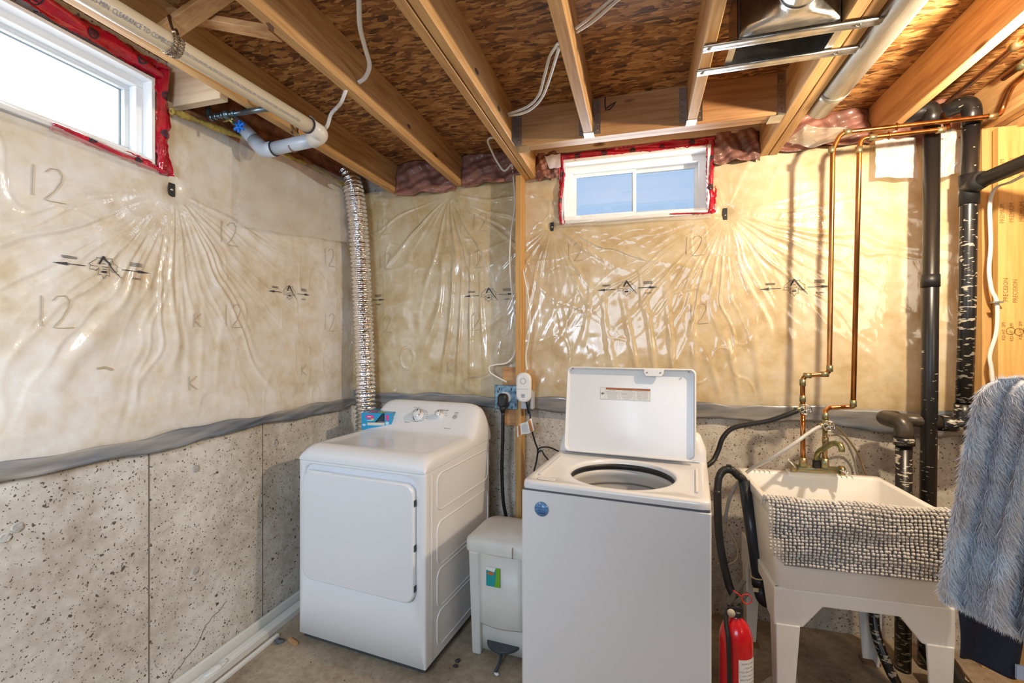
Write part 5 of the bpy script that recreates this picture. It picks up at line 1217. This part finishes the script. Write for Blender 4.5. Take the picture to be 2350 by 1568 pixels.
hose([Y(1830, 943, 2.41), Y(1806, 952, 2.41), Y(1765, 966, 2.42), Y(1715, 975, 2.43), Y(1680, 984, 2.43), Y(1659, 1005, 2.42), Y(1648, 1035, 2.42), Y(1636, 1058, 2.40), Y(1618, 1072, 2.36)], .0115, 'thick black inlet hose curving from the left valve to the washer')
CLR = mat('milky_clear_hose', (0.52, 0.50, 0.48), 0.2, coat=0.6)
hose([Y(1884, 978, 2.40), Y(1862, 990, 2.38), Y(1820, 1020, 2.34), Y(1770, 1052, 2.36), Y(1722, 1078, 2.44), Y(1695, 1105, 2.5), Y(1676, 1140, 2.52), Y(1668, 1170, 2.55), Y(1664, 1200, 2.58)], .0085, 'milky grey hose sagging from the right valve behind the tub', CLR)
hose([Y(1900, 972, 2.42), Y(1925, 985, 2.5), Y(1955, 1020, 2.55), Y(1975, 1055, 2.6), Y(1988, 1090, 2.6), Vector((1.14, 2.62, .62))], .0045, 'thin brown tube arching right of the faucet', mat('brown_tube', (0.25, 0.18, 0.09), 0.4), 'thin_tube', cat='tube')
hose([Y(1903, 1000, 2.5), Y(1925, 1000, 2.6), Y(1945, 1020, 2.66), Y(1960, 1055, 2.69), Y(1968, 1090, 2.69), Vector((1.10, 2.69, .6))], .0045, 'thin grey tube close to the concrete behind the faucet', mat('grey_tube', (0.34, 0.30, 0.24), 0.4), 'thin_tube', cat='tube')
hose([Y(1665, 1180, 2.6), Y(1672, 1215, 2.6), Y(1690, 1250, 2.6), Y(1692, 1280, 2.6), Y(1672, 1296, 2.6), Y(1645, 1294, 2.6)], .0045, 'cream cord looping low behind the washer', mat('cream_cord', (0.62, 0.52, 0.34), 0.5), 'power_cord', cat='cord')
# faucet
fa = empty('laundry_faucet', 'tarnished green and brass faucet on the back rim of the tub', 'faucet', (0.80, 2.452, 0.872)); fl_ = fa.location.copy()
m = MB(); m.tube(rel([Y(1822, 1074, 2.452), Y(1930, 1080, 2.452)], fl_), .017, 16); m.tube(rel([Y(1815, 1073, 2.452), Y(1826, 1074, 2.452)], fl_), .022, 14); m.tube(rel([Y(1926, 1080, 2.452), Y(1937, 1081, 2.452)], fl_), .022, 14); m.build('faucet_body', COPG, fa)
m = MB(); m.tube(rel([Cp(1843, 1050), Cp(1843, 1070)], fl_), .017, 12); m.tube(rel([Cp(1893, 1052), Cp(1893, 1074)], fl_), .017, 12); m.build('union_nut', COPG, fa)
m = MB(); sp_ = [Y(1874, 1070, 2.44), Y(1874, 1052, 2.44), Y(1877, 1040, 2.435), Y(1890, 1030, 2.40), Y(1906, 1020, 2.34), Y(1920, 1018, 2.30), Y(1930, 1025, 2.28), Y(1932, 1038, 2.275)]
m.tube(rel(spl(sp_, 6), fl_), [.012]*42+[.010], 14); m.build('spout', BRASS, fa)
m = MB(); m.tube(rel([Y(1874, 1073, 2.44), Y(1874, 1056, 2.44)], fl_), .017, 14); m.build('collar_nut', BLACK, fa)
for (a, b) in ((Y(1824, 1072, 2.43), Y(1808, 1052, 2.41)), (Y(1928, 1080, 2.43), Y(1945, 1086, 2.41))):
    m = MB(); m.tube(rel([a, (a*.5+b*.5)+Vector((0, 0, .002)), b], fl_), [.006, .005, .0075], 10); m.build('lever_handle', CHROME, fa)

# ================================================================== BLACK DRAIN PIPES
py = 2.52
def bpipe(name, lab): e = empty(name, lab, 'pipe', (0, 0, 0)); return e
e = bpipe('black_drain_stack', 'left tall scuffed black plastic drain pipe behind the tub'); P0, P1 = Y(2139, 262, py), Y(2130, 1290, py); P1 = Vector((P1.x, py+.02, .0))
e.location = P1; l_ = P1.copy(); Pm = Y(2135, 645, py)
m = MB(); m.tube(rel([P1, Y(2133, 900, py), P0], l_), .0305, 28); m.build('pipe_run', ABS, e)
m = MB(); m.tube(rel([Pm+Vector((0, 0, -.028)), Pm+Vector((0, 0, .028))], l_), .0345, 28); m.build('coupling', BLACK, e)
m = MB(); m.tube(rel(elbowed([P0+Vector((0, 0, -.05)), P0+Vector((0, 0, .035)), P0+Vector((-.14, .07, .0))], .06, 7), l_), .0350, 26); m.build('elbow', ABS, e)
e = bpipe('black_drain_stack', 'right tall scuffed black plastic drain pipe beside the orange stud'); Q0, Q1 = Y(2230, 262, py), Y(2212, 948, py)
e.location = Q1; l_ = Q1.copy(); QT = Y(2224, 432, py)
m = MB(); m.tube(rel([Q1, Y(2220, 700, py), QT, Q0], l_), .0305, 28); m.build('pipe_run', ABS, e)
m = MB(); m.tube(rel([QT+Vector((0, 0, -.075)), QT+Vector((0, 0, .06))], l_), .0355, 28); m.tube(rel([QT, QT+Vector((.0, -.09, .012))], l_), .0355, 26); m.build('tee_fitting', BLACK, e)
m = MB(); m.tube(rel(elbowed([Q0+Vector((0, 0, -.05)), Q0+Vector((0, 0, .06)), Q0+Vector((-.12, .1, .05))], .06, 7), l_), .0350, 26); m.build('elbow', ABS, e)
br = Z(2350, 395, 2.15); m = MB(); m.tube(rel([QT+Vector((0, -.06, .008)), Vector((1.50, 1.4, 2.19)), Vector((1.52, .3, 2.20))], l_), .0305, 28); m.build('branch_pipe', BLACK, e)
Qe = Y(2196, 972, py-.01); R0 = Y(2058, 962, py)
m = MB(); m.tube(rel(elbowed([Q1+Vector((0, 0, .04)), Q1+Vector((0, 0, -.055)), Q1+Vector((-.09, 0, -.050))], .05, 7), l_), .0355, 26); m.build('elbow', ABS, e)
hz = Q1+Vector((-.08, 0, -.05)); he = Y(2040, 960, py+.04)
m = MB(); m.tube(rel([hz, he], l_), .0305, 26); m.build('cross_pipe', mat('dusty_black_pipe', (0.07, 0.055, 0.04), 0.35, var=0.5, vscale=14), e)
fe = Y(2066, 985, py-.03)
m = MB(); m.tube(rel(elbowed([he+Vector((.03, 0, 0)), he+Vector((-.03, -.01, .004)), Vector((fe.x, py-.06, he.z-.005)), Vector((fe.x, py-.06, he.z-.08))], .045, 6), l_), .0355, 26); m.build('elbow', mat('dusty_black_pipe'), e)
m = MB(); m.tube(rel([Vector((fe.x, py-.06, he.z-.07)), Vector((fe.x, py-.06, he.z-.105))], l_), .0395, 26); m.build('coupling', ABS, e)
m = MB(); m.tube(rel([Vector((fe.x, py-.06, he.z-.10)), Vector((fe.x+.01, py-.03, .0))], l_), .0305, 26); m.build('lower_pipe', ABS, e)

# standpipe and hose by the washer
sp0 = Vector((.452, 2.30, .862)); sp1 = Vector((.497, 2.215, .435))
e = empty('standpipe', 'black standpipe between the washer and the tub', 'pipe', sp1); l_ = sp1.copy()
NAVY = mat('bluish_black_pipe', (0.018, 0.024, 0.034), 0.3)
m = MB(); m.tube(rel([sp0, sp1], l_), .0245, 24); m.build('pipe_run', NAVY, e)
m = MB(); m.tube(rel([sp1+Vector((-.002, .004, .03)), sp1+Vector((0, 0, -.004))], l_), .030, 24); m.tube(rel(elbowed([sp1+Vector((0, 0, .0)), sp1+Vector((.012, -.015, -.065)), sp1+Vector((.20, .02, -.055))], .055, 8), l_), .0285, 24); m.build('elbow', BLACK, e)
m = MB(); m.tube(rel([sp1+Vector((-.002, .005, .029)), sp1+Vector((-.0022, .0052, .032))], l_), .0315, 24); m.build('yellow_rim', mat('cream_ring', (0.65, 0.55, 0.32), 0.5), e)
m = MB(); g = Vector((-.02, -.028, -.012)); m.box(tuple(g+Vector((-.012, -.003, -.008))), tuple(g+Vector((.010, .0, .008)))); m.build('small_label', mat('cream_ring'), e)
hz_ = [sp0+Vector((.0, 0, -.06)), sp0+Vector((-.002, 0, .0)), Y(1693, 1092, 2.28), Y(1678, 1079, 2.26), Y(1661, 1080, 2.24), Y(1650, 1096, 2.22), Y(1646, 1130, 2.2)]
hose(hz_, .0155, 'ribbed black drain hose hooked over into the standpipe', BLACK, 'drain_hose', rib=.0016)
hose([Y(1646, 1125, 2.2), Y(1648, 1200, 2.19), Y(1656, 1270, 2.18), Y(1672, 1340, 2.16), Y(1692, 1400, 2.13), Vector((.42, 2.10, .05))], .0165, 'smooth black hose dropping behind the fire extinguisher', BLACK, 'drain_hose')
m = MB(); p = Y(1673, 1074, 2.25); m.box((p.x-.010, p.y-.008, p.z-.012), (p.x+.010, p.y+.008, p.z+.014)); tag(m.build('hose_clip', BLACK, None, bev=.002), 'small black clip on top of the hooked drain hose', 'clip')

# ================================================================== LAUNDRY TUB
tb = empty('laundry_tub', 'cream plastic laundry tub on four legs with a mat over its front', 'sink', (0.482, 1.955, 0), math.radians(1.5))
TW, TD, TZ_ = 0.610, 0.575, 0.862
def TR(w_, d_, r, z, ox=0, oy=0): return rrect(w_, d_, r, z, TW/2+ox, TD/2+oy, n=6)
m = MB()
m.loft([TR(TW-.075, TD-.065, .04, .530), TR(TW-.045, TD-.034, .045, .552), TR(TW-.018, TD-.016, .03, .80), TR(TW-.018, TD-.018, .03, .822), TR(TW, TD, .018, .824), TR(TW, TD, .018, TZ_-.004), TR(TW-.004, TD-.004, .017, TZ_), TR(TW-.040, TD-.052, .03, TZ_, 0, -.012), TR(TW-.050, TD-.064, .035, TZ_-.008, 0, -.012),
        TR(TW-.085, TD-.10, .05, .70, 0, -.012), TR(TW-.13, TD-.15, .06, .575, 0, -.01), TR(TW-.19, TD-.21, .06, .556), TR(.09, .09, .04, .550), TR(.05, .05, .024, .550)], True, True)
m.build('basin', TUBM, tb)
m = MB(); m.lathe([(.030, .552), (.030, .555), (.022, .554), (.0005, .551)], (TW/2, TD/2, 0), n=24); m.build('drain_strainer', CHROME, tb)
m = MB()
for k in range(5):
    for x0 in (.05, .40): xx = x0+k*.022; m.add([Vector((xx, TD-.050, TZ_+.0012)), Vector((xx+.004, TD-.050, TZ_+.0012)), Vector((xx-.006, TD-.022, TZ_+.0012)), Vector((xx-.010, TD-.022, TZ_+.0012))], [(0, 1, 2, 3)])
m.build('soap_groove', mat('groove_shadow', (0.45, 0.38, 0.28), 0.6), tb)
m = MB(); m.box((.215, TD-.058, TZ_-.01), (.42, TD-.004, TZ_+.012)); m.build('faucet_deck', TUBM, tb, bev=.005)
# apron with gusset corners
APR = [(0, .548), (0, .400), (.105, .405), (.175, .492), (TW-.175, .492), (TW-.105, .405), (TW, .400), (TW, .548)]
def aproff(w_): return [(0, .548), (0, .400), (.095, .405), (.155, .492), (w_-.155, .492), (w_-.095, .405), (w_, .400), (w_, .548)]
m = MB()
for yy in (0.020, TD-.040): m.prism([(x*.955+.0135, z) for x, z in APR], .020, Matrix(((1, 0, 0, 0), (0, 0, -1, yy+.02), (0, 1, 0, 0), (0, 0, 0, 1))))
for xx in (0.014, TW-.034): m.prism(aproff(TD-.045), .020, Matrix(((0, 0, 1, xx), (1, 0, 0, .022), (0, 1, 0, 0), (0, 0, 0, 1))))
m.build('apron', TUBM, tb, bev=.006)
for (sx, sy) in ((0, 0), (1, 0), (0, 1), (1, 1)):
    m = MB(); xe, ye_ = (0.016 if sx == 0 else TW-.016), (0.014 if sy == 0 else TD-.014); dx = 1 if sx == 0 else -1; dy = 1 if sy == 0 else -1
    rings = []
    for z, wx, wy, inn in ((.0, .050, .050, .018), (.41, .085, .080, .004)):
        t = .012
        x_0 = xe+dx*inn*.6; y_0 = ye_+dy*inn*.6
        rings.append([Vector((x_0, y_0, z)), Vector((x_0+dx*wx, y_0, z)), Vector((x_0+dx*wx, y_0+dy*t, z)), Vector((x_0+dx*t, y_0+dy*t, z)), Vector((x_0+dx*t, y_0+dy*wy, z)), Vector((x_0, y_0+dy*wy, z))])
    m.loft(rings, True, True, smooth=False); lg_ = m.build('leg', TUBM, tb, bev=.004)
    if sy == 1:
        m = MB(); m.box((min(xe, xe+dx*.07), min(ye_, ye_+dy*.05), 0), (max(xe, xe+dx*.07), max(ye_, ye_+dy*.05), .012)); m.build('rust_foot', mat('rusty_metal', (0.22, 0.11, 0.05), 0.7), lg_)
m = MB(); tx, ty = TW/2-.06, TD/2+.08
m.tube(elbowed([(tx, ty, .55), (tx, ty, .30), (tx+.02, ty+.06, .24), (tx+.03, ty+.12, .30), (tx+.03, ty+.20, .31)], .05, 6), .024, 20); m.tube([(tx, ty, .40), (tx, ty, .37)], .031, 18); m.tube([(tx, ty, .47), (tx, ty, .44)], .031, 18); m.build('drain_trap', BLACK, tb)
# bobble mat over the front rim
bm2 = empty('bobble_mat', 'grey chenille bobble mat hung over the front rim of the tub', 'mat', (0.482, 1.955, TZ_), math.radians(1.5))
path = [(0.085, -.030), (0.060, .006), (0.030, .014), (0.004, .012), (-.012, -.002), (-.016, -.03)]+[(-.018-.002*math.sin(k), -.03-.0145*k) for k in range(1, 14)]
rs2 = random.Random(3); pr = spl([(0, y, z) for y, z in path], 3); dist = [0]
for a, b in zip(pr[:-1], pr[1:]): dist.append(dist[-1]+(b-a).length)
step = .0118; rows = int(dist[-1]/step)+1
def at(d):
    for i in range(1, len(dist)):
        if dist[i] >= d: t = (d-dist[i-1])/(dist[i]-dist[i-1]); return pr[i-1]*(1-t)+pr[i]*t, (pr[i]-pr[i-1]).normalized()
    return pr[-1], (pr[-1]-pr[-2]).normalized()
m = MB(); bk_ = MB(); nc = 45
def sag(c, d): return 0.010*math.sin(c*5.2)+.008*math.sin(c*11+1)*(d/dist[-1])
ICO = [(0, 0, 1), (.894, 0, .447), (.276, .851, .447), (-.724, .526, .447), (-.724, -.526, .447), (.276, -.851, .447), (.724, .526, -.447), (-.276, .851, -.447), (-.894, 0, -.447), (-.276, -.851, -.447), (.724, -.526, -.447), (0, 0, -1)]
IF = [(0,1,2),(0,2,3),(0,3,4),(0,4,5),(0,5,1),(1,6,2),(2,7,3),(3,8,4),(4,9,5),(5,10,1),(6,7,2),(7,8,3),(8,9,4),(9,10,5),(10,6,1),(11,7,6),(11,8,7),(11,9,8),(11,10,9),(11,6,10)]
XA, XB = -.012, TW-.02
for r in range(rows):
    for c in range(nc):
        s = (c+rs2.uniform(-.15, .15))/nc
        if s < .09 and r > rows-5*(1-s/.09): continue
        p, tdir = at(r*step+.004)
        x = XA+(XB-XA)*s; curve = -.012*math.sin(s*math.pi)*0; end = .030*math.exp(-(s/.05)**2)
        nn = Vector((0, tdir.z, -tdir.y)); nn = nn if nn.y < 0 or nn.z > 0 else -nn
        q = Vector((x, p.y, p.z+.010-.018*s*(1 if r > 8 else .2)*0))+nn*.006+Vector((0, -.008*math.sin(s*9+r*.3)*(.3 if r < 8 else 1)*.5, .003*math.sin(s*13+r*.2)+rs2.uniform(-.001, .001)))
        rad = .0061*rs2.uniform(.85, 1.12)
        m.add([q+Vector(v)*rad*Vector((1.05, .9, .9)).x for v in ICO], IF, True)
m2o = m.build('chenille_bobbles', mat('grey_chenille', (0.70, 0.67, 0.63), 0.95, var=0.25, vscale=14), bm2); m2o['kind'] = 'stuff'
vs = []; kN = len(pr)
for p in pr:
    for s in (XA+(.012 if p.z > -.12 else .05), XB): vs.append(Vector((s, p.y+.004, max(p.z+.008, -.222 if s < .1 else -9))))
bk_.add(vs, [(2*i, 2*i+1, 2*i+3, 2*i+2) for i in range(kN-1)], True); bk_.build('mat_backing', mat('grey_backing', (0.28, 0.27, 0.27), 0.9), bm2, solid=.003)

# ================================================================== FIRE EXTINGUISHER
fx = empty('fire_extinguisher', 'red fire extinguisher standing between the washer and the tub', 'extinguisher', (0.345, 1.895, 0), 0)
REDP = mat('fire_red_paint', (0.62, 0.004, 0.012), 0.28, coat=0.6)
m = MB(); m.lathe([(.0005, .004), (.052, .004), (.058, .012), (.059, .03), (.059, .365), (.056, .395), (.046, .425), (.030, .445), (.018, .455), (.016, .468)], n=44); m.build('cylinder', REDP, fx)
m = MB(); m.lathe([(.0225, .462), (.0225, .478), (.016, .482), (.016, .50), (.0005, .50)], n=20); m.box((-.030, -.014, .470), (.022, .014, .496)); m.build('valve_head', BLACK, fx, bev=.002)
m = MB(); m.bar((-.028, -.004, .498), (.035, .03, .585), .020, .010); m.bar((-.02, -.004, .488), (.050, .035, .535), .020, .008); m.build('squeeze_handle', mat('worn_grip', (0.06, 0.055, 0.045), 0.5), fx, bev=.003)
m = MB(); c = Vector((.036, -.005, .530)); m.tube([c+Vector((.018*math.cos(a), 0, .018*math.sin(a))) for a in [2*math.pi*k/18 for k in range(19)]], .0022, 7, cap=False); m.tube([c+Vector((-.045, .01, .02)), c+Vector((-.016, 0, .006))], .002, 6); m.build('safety_pin', mat('red_plastic', (0.7, 0.02, 0.02), 0.35), fx)
m = MB(); m.lathe([(.0135, -.0), (.0135, -.010), (.0005, -.011)], (-.020, -.018, .478), 'y', 18); m.build('pressure_gauge', mat('brassy_cream', (0.55, 0.48, 0.36), 0.4), fx)
m = MB(); m.tube(spl([(-.030, -.004, .482), (-.040, -.030, .45), (-.036, -.058, .40), (-.034, -.066, .30), (-.030, -.066, .16), (-.018, -.066, .05)], 7), .0085, 10); m.build('hose', BLACK, fx)
m = MB(); 
for z in (.118,): m.lathe([(.0600, z-.010), (.0612, z-.009), (.0612, z+.009), (.0600, z+.010)], n=40)
m.build('band', BLACK, fx)
def cyl(z0): return lambda x, y: Vector((.0598*math.sin((x+.012)/.0598+.35), -.0598*math.cos((x+.012)/.0598+.35), z0+y))
m = MB(); g = cyl(.235); n = 12
m.add([g(-.035+.075*i/n, yy) for i in range(n+1) for yy in (-.095, .095)], [(2*i, 2*i+2, 2*i+3, 2*i+1) for i in range(n)], True); lb = m.build('label', mat('label_white'), fx)
m = MB(); g_ = cyl(.235); go = lambda x, y: g_(x, y)*Vector((1, 1, 1)).x if False else Vector((g_(x, y).x*1.006, g_(x, y).y*1.006, g_(x, y).z))
for i, t_ in enumerate(('INSTRUCTIONS', '1. PULL PIN', 'HOLD UNIT UPRIGHT', '2. AIM AT BASE OF', 'FIRE STAND BACK', '3. SQUEEZE LEVER', 'SWEEP SIDE TO SIDE', 'RECHARGE AFTER USE', 'INSPECT MONTHLY', 'DRY CHEMICAL', 'ABC TYPE', 'STORE UPRIGHT')):
    put_text(m, t_, .0078, (lambda x, y, i=i: go(x+.002, .080-i*.0145+y)))
m.build('label_print', mat('grey_print'), lb)

# ================================================================== CLOTHES RACK WITH FUR THROW AND DARK GARMENT
rk = empty('clothes_rack', 'wooden clothes rack at the right edge holding the fur throw', 'rack', (1.05, 0.72, 0))
rl2 = rk.location.copy()
bA, bB = DD(2285, 908, 1.04), DD(2700, 880, 0.92)
m = MB(); m.tube(rel([bA, bB], rl2), .014, 14); m.build('top_rail', W_X, rk)
pp = DD(2337, 1500, 1.12)
m = MB(); m.box((pp.x-.002-rl2.x, pp.y-.02-rl2.y, 0), (pp.x+.034-rl2.x, pp.y+.02-rl2.y, bA.z-.02)); m.build('upright', W_Z, rk, bev=.003)
m = MB(); m.box((pp.x+.35-rl2.x, pp.y-.15-rl2.y, 0), (pp.x+.385-rl2.x, pp.y-.11-rl2.y, bA.z)); m.build('upright', W_Z, rk, bev=.003)
# throw surface: s along the rail, t down the front
LEFT = [(0, 2305, 869), (.015, 2280, 873), (.035, 2256, 886), (.07, 2241, 908), (.16, 2230, 960), (.3, 2216, 1040), (.45, 2204, 1120), (.6, 2188, 1200), (.75, 2174, 1290), (.87, 2162, 1345), (1, 2178, 1366)]
def lft(t):
    for a, b in zip(LEFT[:-1], LEFT[1:]):
        if t <= b[0]: k = (t-a[0])/(b[0]-a[0]); return a[1]+(b[1]-a[1])*k, a[2]+(b[2]-a[2])*k
    return LEFT[-1][1:]
def thr(s, t):
    u0, v0 = lft(t); d = 1.04-.05*s-.05*t
    vb = v0+(.0+ (105*s*1.6)*max(0, (t-.55)/.45))-(6*s if t < .1 else 0)
    fold = .020*math.sin(s*17+1.2+t*1.5)*(.25+t)+.010*math.sin(s*31+t*3)
    nrm = Vector((sa, -ca, 0)); tt = min(1, t/.10)
    return DD(u0+s*330, vb, d-fold-.035*math.sqrt(max(0, 1-(1-tt)**2))), nrm
nS, nT = 70, 80; vs = []; 
for j in range(nT+1):
    for i in range(nS+1): vs.append(thr(i/nS, j/nT)[0])
# back side: over the rail and a little down
w_ = nS+1; fs = [(j*w_+i, j*w_+i+1, (j+1)*w_+i+1, (j+1)*w_+i) for j in range(nT) for i in range(nS)]
topv = vs[:w_]; ex = []
for k in range(1, 12):
    for p in topv: ex.append(p+Vector((-sa, ca, 0))*(.022*math.sin(min(1, k/8)*math.pi/2))+Vector((.03*k/11, 0, -.010*k)))
o_ = len(vs); vs += ex
for k in range(11):
    for i in range(nS):
        a = (i, i+1) if k == 0 else (o_+(k-1)*w_+i, o_+(k-1)*w_+i+1); b = (o_+k*w_+i, o_+k*w_+i+1); fs.append((a[1], a[0], b[0], b[1]))
th = MB().add(vs, fs, True); FURM = mat('grey_blue_fur', (0.46, 0.52, 0.60), 0.9, var=0.35, vscale=9, var_col=(0.40, 0.36, 0.36))
tho = empty('fur_throw', 'fluffy pale blue-grey fur throw hanging over the rack at the right edge', 'throw', vs[0]); l_ = tho.location.copy()
th.v = [tuple(Vector(p)-l_) for p in th.v]; th.build('throw_cloth', FURM, tho)
rf_ = random.Random(12); fu = MB(); V, FF = [], []
for k in range(42000):
    s, t = rf_.random(), rf_.random()**.9
    if rf_.random() < .10: s = rf_.random()*.02
    if rf_.random() < .05: t = 1-rf_.random()*.02
    p, n = thr(s, t); L = rf_.uniform(.012, .026); d = (n*rf_.uniform(.15, .9)+Vector((rf_.uniform(-.5, .2)-(.5 if s < .03 else 0), rf_.uniform(-.3, .3), rf_.uniform(-1.0, -.35)))).normalized()
    sd = d.cross(Vector((rf_.uniform(-1, 1), rf_.uniform(-1, 1), rf_.uniform(-1, 1)))).normalized()*.0008
    q = p-l_; b = len(V); V += [q-sd, q+sd, q+d*L*.6+sd*.8+Vector((0, 0, -.001)), q+d*L+Vector((0, 0, -.003))]; FF.append((b, b+1, b+2)); FF.append((b, b+2, b+3))
for k in range(2500):
    s = rf_.random(); q = thr(s, rf_.uniform(0, .012))[0]-l_; L = rf_.uniform(.010, .020); d = Vector((rf_.uniform(-.9, .3), rf_.uniform(-1, -.2), rf_.uniform(-.1, .45))).normalized(); sd = Vector((.0008, 0, 0))
    b = len(V); V += [q-sd, q+sd, q+d*L]; FF.append((b, b+1, b+2))
fu.v = [tuple(x) for x in V]; fu.f = [list(x) for x in FF]; fu.sm = [False]*len(FF); fu.mi = [0]*len(FF)
fo = fu.build('fur', mat('fur_fibres', (0.80, 0.86, 0.93), 0.85, var=0.3, vscale=9, var_col=(0.66, 0.62, 0.62)), tho); fo['kind'] = 'stuff'
# dark garment below
def gar(s, t):
    u = 2196+s*145+t*(-2); v = 1385+t*(118+60*s)+s*75*0; return DD(u+(.0), v, 1.10-.03*s)+Vector((sa, -ca, 0))*.012*math.sin(s*8+t*2)
vs = [gar(i/24, j/16) for j in range(17) for i in range(25)]; fs = [(j*25+i, j*25+i+1, (j+1)*25+i+1, (j+1)*25+i) for j in range(16) for i in range(24)]
gn = empty('dark_garment', 'dark navy cloth garment hanging under the fur throw', 'garment', vs[0]); l_ = vs[0].copy()
MB().add([p-l_ for p in vs], fs, True).build('cloth', mat('navy_cloth', (0.012, 0.014, 0.028), 0.85, bump=.3, bscale=200), gn, solid=.004)
m = MB(); m.box((0, 0, 0), (.018, .006, .032), Matrix.Translation(gar(.93, .93)-l_+Vector((-.01, -.02, -.0)))); m.build('care_tag', mat('silvery_tag', (0.45, 0.52, 0.65), 0.3), gn)

# ================================================================== FLOOR ITEMS
def strip(a, b, wx, wz, lab, m_=None):
    A, B = Vector(a), Vector(b); e = MB(); L = (B-A).length
    e.bar(A, B, wx, wz); e.bar(A+Vector((0, 0, wz*.45)), B+Vector((0, 0, wz*.45)), wx*.35, wz*.25)
    o = e.build('trim_strip', m_ or mat('white_trim', (0.74, 0.72, 0.66), 0.4), None, bev=.002); tag(o, lab, 'trim', 'white trim lengths along the left wall'); return o
strip((-1.885, .9, .035), (-1.885, 2.66, .035), .014, .070, 'tall thin white trim strip leaning against the left wall')
strip((-1.835, .9, .016), (-1.845, 2.58, .016), .052, .032, 'wide white trim channel lying beside the left wall')
strip((-1.776, .9, .008), (-1.776, 1.90, .008), .018, .016, 'narrow short white trim strip lying furthest from the left wall')
m = MB(); q = Z(560, 1545, .04); m.sphere(Vector((-1.835, 1.60, .036)), .028, 14, 7, (0.8, 2.2, .35)); m.build('crushed_packet', mat('crumpled_white', (0.72, 0.70, 0.66), 0.35, bump=1, bscale=40)); 
o = bpy.data.objects['crushed_packet']; tag(o, 'crumpled clear packet lying on the wide trim channel', 'packet')
dbr = []
for (u, v, s_, mt, nm, lb) in ((1050, 1520, .012, INK, 'debris_crumb', 'upper small black crumb on the floor before the bin'), (1045, 1532, .010, INK, 'debris_crumb', 'lower small black crumb on the floor before the bin'), (1140, 1550, .010, mat('label_white'), 'paper_scrap', 'tiny white paper scrap on the floor near the bin'), (640, 1477, .020, mat('lint_grey', (0.10, 0.11, 0.13), .95, bump=1, bscale=80), 'lint_ball', 'fluffy dark lint ball at the end of the trim strips')):
    p = Z(u, v, 0); m = MB(); rq = random.Random(int(u))
    m.sphere((0, 0, s_*.5), s_, 9, 6, (1.2, .8, .5)); m.v = [tuple(Vector(x)+Vector((rq.uniform(-1, 1), rq.uniform(-1, 1), rq.uniform(0, .6)))*s_*.3) for x in m.v]
    o = m.build(nm, mt); o.location = p; tag(o, lb, 'litter')
o = MB().box((0, 0, 0), (.07, .015, .012)).build('wood_shim', W_X); o.location = Z(650, 1480, 0)+Vector((.0, .03, 0)); o.rotation_euler = (0, 0, -.35); tag(o, 'small wooden shim by the dryer foot', 'shim')
# black pipes lying on the floor under the tub
hose([Vector((1.06, 2.50, .42)), Vector((1.02, 2.44, .20)), Vector((1.05, 2.30, .03)), Vector((1.06, 2.05, .022)), Vector((1.08, 1.6, .022))], .020, 'scuffed black pipe slanting down to the floor under the tub', ABS, 'floor_pipe', cat='pipe')
fp = MB(); fp.tube([Vector((1.23, 2.42, .14)), Vector((1.21, 2.1, .10)), Vector((1.20, 1.7, .07))], [.055, .052, .052], 24); tag(fp.build('floor_drain_fitting', ABS), 'fat black drain fitting on the floor behind the right tub leg', 'pipe')
# clear plastic bag behind the extinguisher
sheetgrid([(.46, 2.05, .12), (.62, 2.2, .10), (.66, 1.98, .004), (.44, 1.86, .006)], 'plastic_bag', CLEAR, 'crumpled clear plastic bag on the floor behind the extinguisher', 'bag', bul=.012, nrm=Vector((0, -.5, .8)), seed=4)

# pipes in the right joist bay
e = empty('bay_copper_pipes', 'thin copper pipes running along the joist bay above the tall black pipes', 'pipe', (1.3, 1.5, 2.58)); l_ = e.location.copy()
m = MB(); m.tube(rel([(1.29, 2.44, 2.55), (1.285, 1.9, 2.56), (1.29, .2, 2.57)], l_), .0105, 12); m.tube(rel([(1.43, 2.35, 2.58), (1.43, .2, 2.58)], l_), .0105, 12); m.build('pipe_run', COPPER, e)
m = MB()
for (x, y) in ((1.43, 2.25), (1.43, 2.10), (1.43, 1.95), (1.287, 2.05), (1.29, 1.85)): m.tube(rel([(x, y-.02, 2.58 if x > 1.4 else 2.558), (x, y+.02, 2.58 if x > 1.4 else 2.558)], l_), .016, 14)
m.tube(rel([(1.287, 1.95, 2.56), (1.43, 1.95, 2.58)], l_), .0105, 12); m.build('tee_fitting', COPG, e)
m = MB(); m.tube([(1.133, 1.60, 2.46), (1.30, 1.57, 2.47), (1.60, 1.50, 2.47)], .012, 12); tag(m.build('pale_pipe', PVCE), 'pale narrow pipe crossing under the joists at the upper right corner', 'pipe')

# bulb in a porcelain holder under the joist (beyond the frame)
bh_ = empty('bulb_holder', 'porcelain bulb holder under the joist at the upper right', 'lamp', (BULB.x-.02, BULB.y, JB)); m = MB()
m.lathe([(.055, 0), (.055, -.012), (.030, -.030), (.024, -.045), (.0005, -.045)], n=28); m.build('holder', mat('porcelain', (0.85, 0.83, 0.78), .25), bh_)
m = MB(); m.sphere((0.0, 0, -.062), .020, 16, 10); m.build('bulb', mat('lit_bulb', (1, 1, 1), .3, emit=(1, .85, .6, 30)), bh_)
